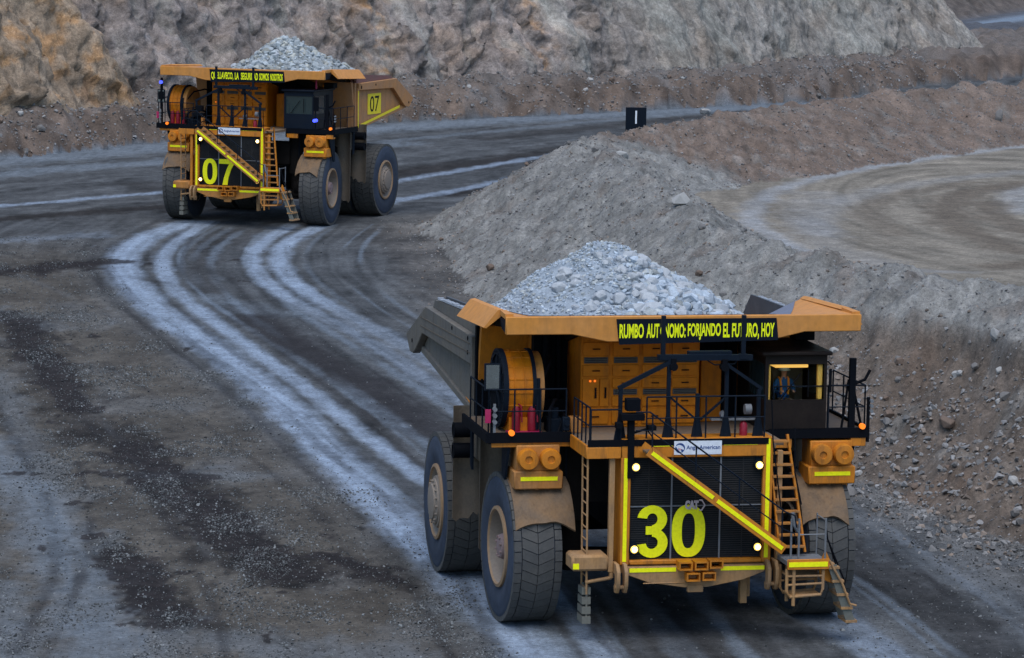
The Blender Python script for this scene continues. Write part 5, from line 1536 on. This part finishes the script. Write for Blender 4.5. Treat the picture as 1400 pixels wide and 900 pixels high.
def scatter(name, pos, size, colr, protos, mat, parent=None, sink=.25):
    n = len(pos)
    which = rng.integers(0, len(protos), n)
    V, F, C = [], [], []
    o = 0
    for k, (pv, pf) in enumerate(protos):
        m = np.where(which == k)[0]
        if not len(m): continue
        a = rng.uniform(0, 2 * np.pi, len(m)); b = rng.uniform(-.6, .6, len(m)); c_ = rng.uniform(-.6, .6, len(m))
        ca, sa, cb1, sb1, cc, sc_ = np.cos(a), np.sin(a), np.cos(b), np.sin(b), np.cos(c_), np.sin(c_)
        z0 = np.zeros_like(a); o1 = np.ones_like(a)
        Rz = np.stack([np.stack([ca, -sa, z0], -1), np.stack([sa, ca, z0], -1), np.stack([z0, z0, o1], -1)], -2)
        Ry = np.stack([np.stack([cb1, z0, sb1], -1), np.stack([z0, o1, z0], -1), np.stack([-sb1, z0, cb1], -1)], -2)
        Rx = np.stack([np.stack([o1, z0, z0], -1), np.stack([z0, cc, -sc_], -1), np.stack([z0, sc_, cc], -1)], -2)
        RM = Rz @ Ry @ Rx
        sv = size[m][:, None] * rng.uniform(.75, 1.25, (len(m), 3))
        pts = np.einsum('nij,nkj->nki', RM, pv[None] * sv[:, None, :]) + pos[m][:, None, :] + np.array((0, 0, 1.0)) * (size[m] * (.5 - sink))[:, None, None]
        V.append(pts.reshape(-1, 3)); C.append(np.repeat(colr[m], len(pv), 0))
        F.append((pf[None] + (np.arange(len(m)) * len(pv))[:, None, None] + o).reshape(-1, 3))
        o += len(m) * len(pv)
    return np_mesh(name, np.concatenate(V), [np.concatenate(F)], [mat], np.clip(np.concatenate(C), .02, .6), smooth_on=False, parent=parent)


def ground_at(x, y):
    return terrain(np.asarray(x, float), np.asarray(y, float))


def sample(n, ymin, ymax, hx):
    """random spots spread evenly over the wedge of ground the road runs through"""
    y = np.sqrt(rng.uniform(ymin ** 2, ymax ** 2, n))
    return rng.uniform(-1, 1, n) * hx * y, y


# gravel on the road ground
x, y = sample(700000, 76, 165, .17)
Ub = x - np.interp(y, [p[1] for p in T2[::-1]], [p[0] for p in T2[::-1]])
z, cl, v_, k_, dn_, df_, wb_ = ground_at(x, y)
dens = 1.5 * smooth(-1.6, -4.0, Ub) * (.12 + .88 * 1.3 * smooth(.05, .6, fbm(x / 2.6, y / 4.5, oct=4, seed=97))) * (1 - .75 * stroke(x, y, white[10][0], 1.2, 1, .3, 7)) + .012
dens = np.where((x > 8.0) & (y < 112), .10 + .3 * smooth(3, 0, dn_ - 9), dens)
keep = (cl == 0) & (rng.uniform(0, 1, len(x)) < dens * np.clip((150 / y) ** 1.0 - .55, .15, 1))
x, y, z = x[keep], y[keep], z[keep]
sz = .015 + .046 * rng.power(.33, len(x)) * rng.uniform(.4, 1, len(x)) + .03 * (rng.uniform(0, 1, len(x)) > .97)
tone = (.06 + .18 * rng.power(.55, len(x)))[:, None] * np.array((.97, 1, 1.02))
print('gravel', len(x))
tag(scatter("gravel", np.stack([x, y, z], 1), sz, tone, PEB, M['stone']), "grey gravel strewn over the ground left of the wheel tracks", "gravel", kind="stuff")

# rubble on the berms and the bank
x, y = sample(560000, 92, 335, .165)
z, cl, v_, k_, dn_, df_, wb_ = ground_at(x, y)
lower = smooth(2.6, 6.0, dn_) * k_
dens = np.where(cl == 2, .42 + 2.4 * lower + .25 * smooth(.0, .6, fbm(x / 1.5, y / 2.5, oct=3, seed=140)), 0)
dens = np.where((cl == 0) & (dn_ < 13) & (y < 178) & (x <= 8), .5 * smooth(11.5, 7.5, dn_) ** 2, dens)
dens = np.where((cl == 0) & (dn_ < 13) & (x > 8), 1.0 * smooth(13, 8.0, dn_) ** 2, dens)
dens = np.where((cl == 3) & (v_ < 9), .55, dens)
keep = rng.uniform(0, 1, len(x)) < dens * .8
x, y, z, cl, lo_ = x[keep], y[keep], z[keep], cl[keep], lower[keep]
sz = .03 + .095 * rng.power(.35, len(x)) * rng.uniform(.3, 1, len(x)) * (1 + 1.0 * lo_) * np.where(cl == 3, 2.2, 1)
tone = rng.uniform(.12, .28, len(x))[:, None] * np.where((rng.uniform(0, 1, len(x)) < .25)[:, None], np.array((1.05, .85, .72)), np.array((1.0, .97, .97)))
print('rubble', len(x))
tag(scatter("rubble", np.stack([x, y, z], 1), sz, tone, PEB, M['stone']), "broken stone littering the earth berms and the bank under the wall", "rubble", kind="stuff")


# single boulders
def rock_mesh(seed, n=26, flat=.75):
    v, f = hull_stone(n, flat, seed)
    bm = bmesh.new()
    vs = [bm.verts.new(p) for p in v]
    for t in f:
        try: bm.faces.new([vs[i] for i in t])
        except ValueError: pass
    bmesh.ops.recalc_face_normals(bm, faces=bm.faces)
    bmesh.ops.dissolve_limit(bm, angle_limit=R(14), verts=bm.verts, edges=bm.edges)
    bmesh.ops.bevel(bm, geom=list(bm.edges), offset=.05, segments=1, affect='EDGES', clamp_overlap=True)
    me = bpy.data.meshes.new("boulder")
    bm.to_mesh(me); bm.free()
    return me


def rock_mat(name, c):
    m = paint(name, c, 0.9, dust=.35, dust_col=tuple(x * .7 for x in c), scale=1.2, bump=.5, spec=.15)
    return m


BM = [rock_mesh(300 + i) for i in range(8)]
RM_ = {'grey': rock_mat("boulder_grey", (.18, .17, .165)), 'brown': rock_mat("boulder_brown", (.17, .125, .1)), 'pale': rock_mat("boulder_pale", (.38, .37, .36)), 'ore': rock_mat("ore_rock", (.43, .45, .48))}
for me in BM: me.materials.append(RM_['grey'])


def boulder(name, pos, size, label, group=None, mat='grey', rot=None, sq=(1, 1, 1), sink=.3):
    o = bpy.data.objects.new(name, random.choice(BM))
    COL.objects.link(o)
    o.location = (pos[0], pos[1], pos[2] + size * (.6 - sink))
    o.scale = (size * sq[0], size * sq[1], size * sq[2])
    o.rotation_euler = rot or (random.uniform(-.5, .5), random.uniform(-.5, .5), random.uniform(0, 6))
    if mat != 'grey':
        o.material_slots[0].link = 'OBJECT'; o.material_slots[0].material = RM_[mat]
    return tag(o, label, "rock", group)


def put(x, y): 
    return (x, y, float(ground_at([x], [y])[0][0]))


for x, y, s, lab, mt, sq in ((15.7, 109.6, .36, "pale kite-shaped rock high on the brown cut slope right of the near truck", 'pale', (.8, .6, 1.25)),
                             (9.75, 103.5, .36, "pale rounded rock at the slope foot beside the near truck's air filters", 'pale', (1.1, 1, .8)),
                             (10.55, 104.2, .34, "blocky grey rock beside the pale rounded one at the slope foot", 'grey', (1.1, 1, .9)),
                             (15.3, 273.9, .55, "small white rock on the edge of the far road", 'pale', (1.2, 1, .7)),
                             (5.1, 163.5, .5, "pale flat rock lying on the nose of the grey berm", 'pale', (1.2, 1, .7)),
                             (7.0, 141.5, .48, "pale rock on the crest of the near berm beside the upper road's tip", 'pale', (1, 1, .8)),
                             (30.3, 213.0, .55, "tall grey slab standing on the brown far berm", 'grey', (.7, .7, 1.4)),
                             (14.6, 118.2, .33, "small pale rock on the grey shelf above the brown slope", 'pale', (1, 1, .9)),
                             (13.9, 107.2, .38, "tan rock with a long flat top midway down the brown slope", 'brown', (1.4, 1, .7))):
    boulder("boulder", put(x, y), s, lab, None, mt, sq=sq)
cnt = 0
x, y = sample(1500, 94, 128, .165)
z, cl, v_, k_, dn_, df_, wb_ = ground_at(x, y)
for i in range(len(x)):
    if cl[i] == 2 and x[i] > 9 and dn_[i] > 3.2 and k_[i] > .5 and cnt < 46 and x[i] < .155 * y[i]:
        boulder("boulder", (x[i], y[i], z[i]), random.choice((.14, .17, .2, .24)), "small angular rock half sunk in the rubble slope right of the near truck", "rocks on the rubble slope", random.choice(('grey', 'grey', 'brown', 'pale')))
        cnt += 1
cnt = 0
x, y = sample(1200, 118, 178, .165)
z, cl, v_, k_, dn_, df_, wb_ = ground_at(x, y)
for i in range(len(x)):
    if cl[i] == 2 and cnt < 34 and not (k_[i] > .5 and dn_[i] > 2.5) and x[i] < .15 * y[i]:
        boulder("boulder", (x[i], y[i], z[i]), random.choice((.16, .2, .25)), "small grey rock scattered on the grey berm between the two roads", "rocks on the middle berm", random.choice(('grey', 'grey', 'brown')))
        cnt += 1
cnt = 0
x, y = sample(2500, 200, 300, .165)
z, cl, v_, k_, dn_, df_, wb_ = ground_at(x, y)
for i in range(len(x)):
    if cl[i] == 3 and v_[i] < 6 and cnt < 40:
        boulder("boulder", (x[i], y[i], z[i]), random.choice((.22, .3, .4)), "brown or grey rock on the rubble bank under the pit wall", "rocks on the rubble bank", random.choice(('grey', 'brown', 'brown', 'pale')))
        cnt += 1


# ------------------------------------------------------------------ ore heaped in the truck bodies
def ore_heap(root_loc, yaw, seed, label, rocklabel, group, peak, stones, nrocks, tint):
    T = Matrix.Translation(root_loc) @ Matrix.Rotation(yaw - math.pi / 2, 4, 'Z')
    gx, gy = np.meshgrid(np.linspace(-8.9, 1.28, 110), np.linspace(-4.32, 4.32, 100))
    def hz(lx, ly):
        px, py, pz = peak
        d = np.sqrt(((lx - px) * np.where(lx > px, .76, 1.25)) ** 2 + ((ly - py) * np.where(ly > py, 1.0, 1.3)) ** 2 + .45)
        h = pz + .45 - d * .6 + .2 * fbm(lx / 1.4 + seed, ly / 1.4, oct=4, seed=seed)
        f = np.clip((1.36 - lx) / 4.61, 0, 1)
        low = 7.08 + .72 * np.clip((np.abs(ly) - 2.9) / 1.5, 0, 1)
        floor = np.where(lx > -3.25, 7.93 + (low - 7.93) * f + .015, 6.3)
        return np.maximum(h, floor), h
    zz, raw = hz(gx, gy)
    n_, m_ = gx.shape
    V = np.stack([gx, gy, zz], -1).reshape(-1, 3)
    # skirt down inside the body keeps the heap a solid
    id_ = np.arange(n_ * m_).reshape(n_, m_)
    Q = np.stack([id_[:-1, :-1], id_[:-1, 1:], id_[1:, 1:], id_[1:, :-1]], -1).reshape(-1, 4)
    hide = (raw < zz - .02).reshape(-1)
    Q = Q[~hide[Q].all(1)]
    cc = np.clip(np.array(tint) * .78 * (1 + .25 * fbm(gx / .5, gy / .5, oct=3, seed=seed + 3))[..., None], .05, .6).reshape(-1, 3)
    Mw = np.array(T)
    Vw = V @ Mw[:3, :3].T + Mw[:3, 3]
    # loose pieces
    lx = rng.uniform(-8.6, 1.2, stones); ly = rng.uniform(-4.2, 4.2, stones)
    hz_, raw_ = hz(lx, ly)
    ok = raw_ > hz_ - .05
    lx, ly, hz_ = lx[ok], ly[ok], hz_[ok]
    big = smooth(-1.0, 1.0, ly + .45 * (lx + 2.6))              # coarse pieces roll to the truck's left and front
    sz = .03 + .05 * rng.power(.6, len(lx)) + .25 * big * rng.power(.36, len(lx))
    tone = np.array(tint) * rng.uniform(.65, 1.35, len(lx))[:, None] * np.where((rng.uniform(0, 1, len(lx)) < .3)[:, None], np.array((1.08, 1.0, .88)), 1.0)
    pos = np.stack([lx, ly, hz_], 1) @ Mw[:3, :3].T + Mw[:3, 3]
    tmp = scatter("tmp", pos, sz, tone, ROC, M['stone'], sink=.35)
    tv = np.empty(len(tmp.data.vertices) * 3, np.float32); tmp.data.vertices.foreach_get("co", tv); tv = tv.reshape(-1, 3)
    tf = np.empty(len(tmp.data.polygons) * 3, np.int32); tmp.data.polygons.foreach_get("vertices", tf); tf = tf.reshape(-1, 3)
    tc = np.empty(len(tv) * 4, np.float32); tmp.data.color_attributes["albedo"].data.foreach_get("color", tc); tc = tc.reshape(-1, 4)[:, :3]
    me_ = tmp.data; bpy.data.objects.remove(tmp); bpy.data.meshes.remove(me_)
    o = np_mesh("ore_heap", np.concatenate([Vw, tv]), [Q, tf + len(Vw)], [M['stone']], np.concatenate([cc, tc]), smooth_on=False)
    tag(o, label, "ore heap", kind="stuff")
    done = 0
    r_ = random.Random(seed)
    while done < nrocks:
        a, b = r_.uniform(-2.6, 1.0), r_.uniform(-2.6, 3.4)
        if b < -1.0 and r_.random() < .6: continue
        h1, h0 = hz(np.array([a]), np.array([b]))
        if h0[0] < h1[0] - .02: continue
        w = T @ Vector((a, b, float(h1[0])))
        boulder("ore_rock", w, r_.choice((.13, .15, .18, .22, .26, .3)), rocklabel, group, 'ore', sink=.45)
        done += 1


ore_heap((4.032, 85.658, 0), R(11.554), 5, "tall heap of crushed pale blue-grey ore in the near truck's body", "angular pale ore rock on the heap in the near truck 30", "large rocks on the near truck's load", (-3.3, -1.25, 9.2), 10500, 100, (.335, .38, .435))
ore_heap((-13.513, 175.015, 1.572), R(-19.109), 8, "lower heap of crushed greenish grey ore in the far truck's body", "pale grey ore rock on the heap in the far truck 07", "large rocks on the far truck's load", (-3.2, .5, 9.25), 5000, 14, (.33, .36, .38))


# ------------------------------------------------------------------ black board marked with a single white stroke, behind the berm crest
sx, sy = 6.5, 183.4
sz0 = float(ground_at([sx], [sy])[0][0])
pb = empty("marker_sign", (sx, sy, sz0), R(4))
tag(pb, "black board with one white upright stroke standing on the brown berm by the far road", "sign")
q = MB(); q.box(-.56, .56, -.03, .03, 0, 1.3)
q.build("board", M['sign_black'], pb, .01, loc=(0, 0, 6.0 - sz0))
q = MB(); q.box(-.045, .045, -.045, -.031, .42, 1.12); q.build("stroke_mark", M['white'], pb, loc=(0, 0, 6.0 - sz0))
q = MB()
for xx in (-.4, .4): q.box(xx - .04, xx + .04, .032, .1, -1.2, 1.1)
q.build("post", M['grey'], pb, loc=(0, 0, 6.0 - sz0))
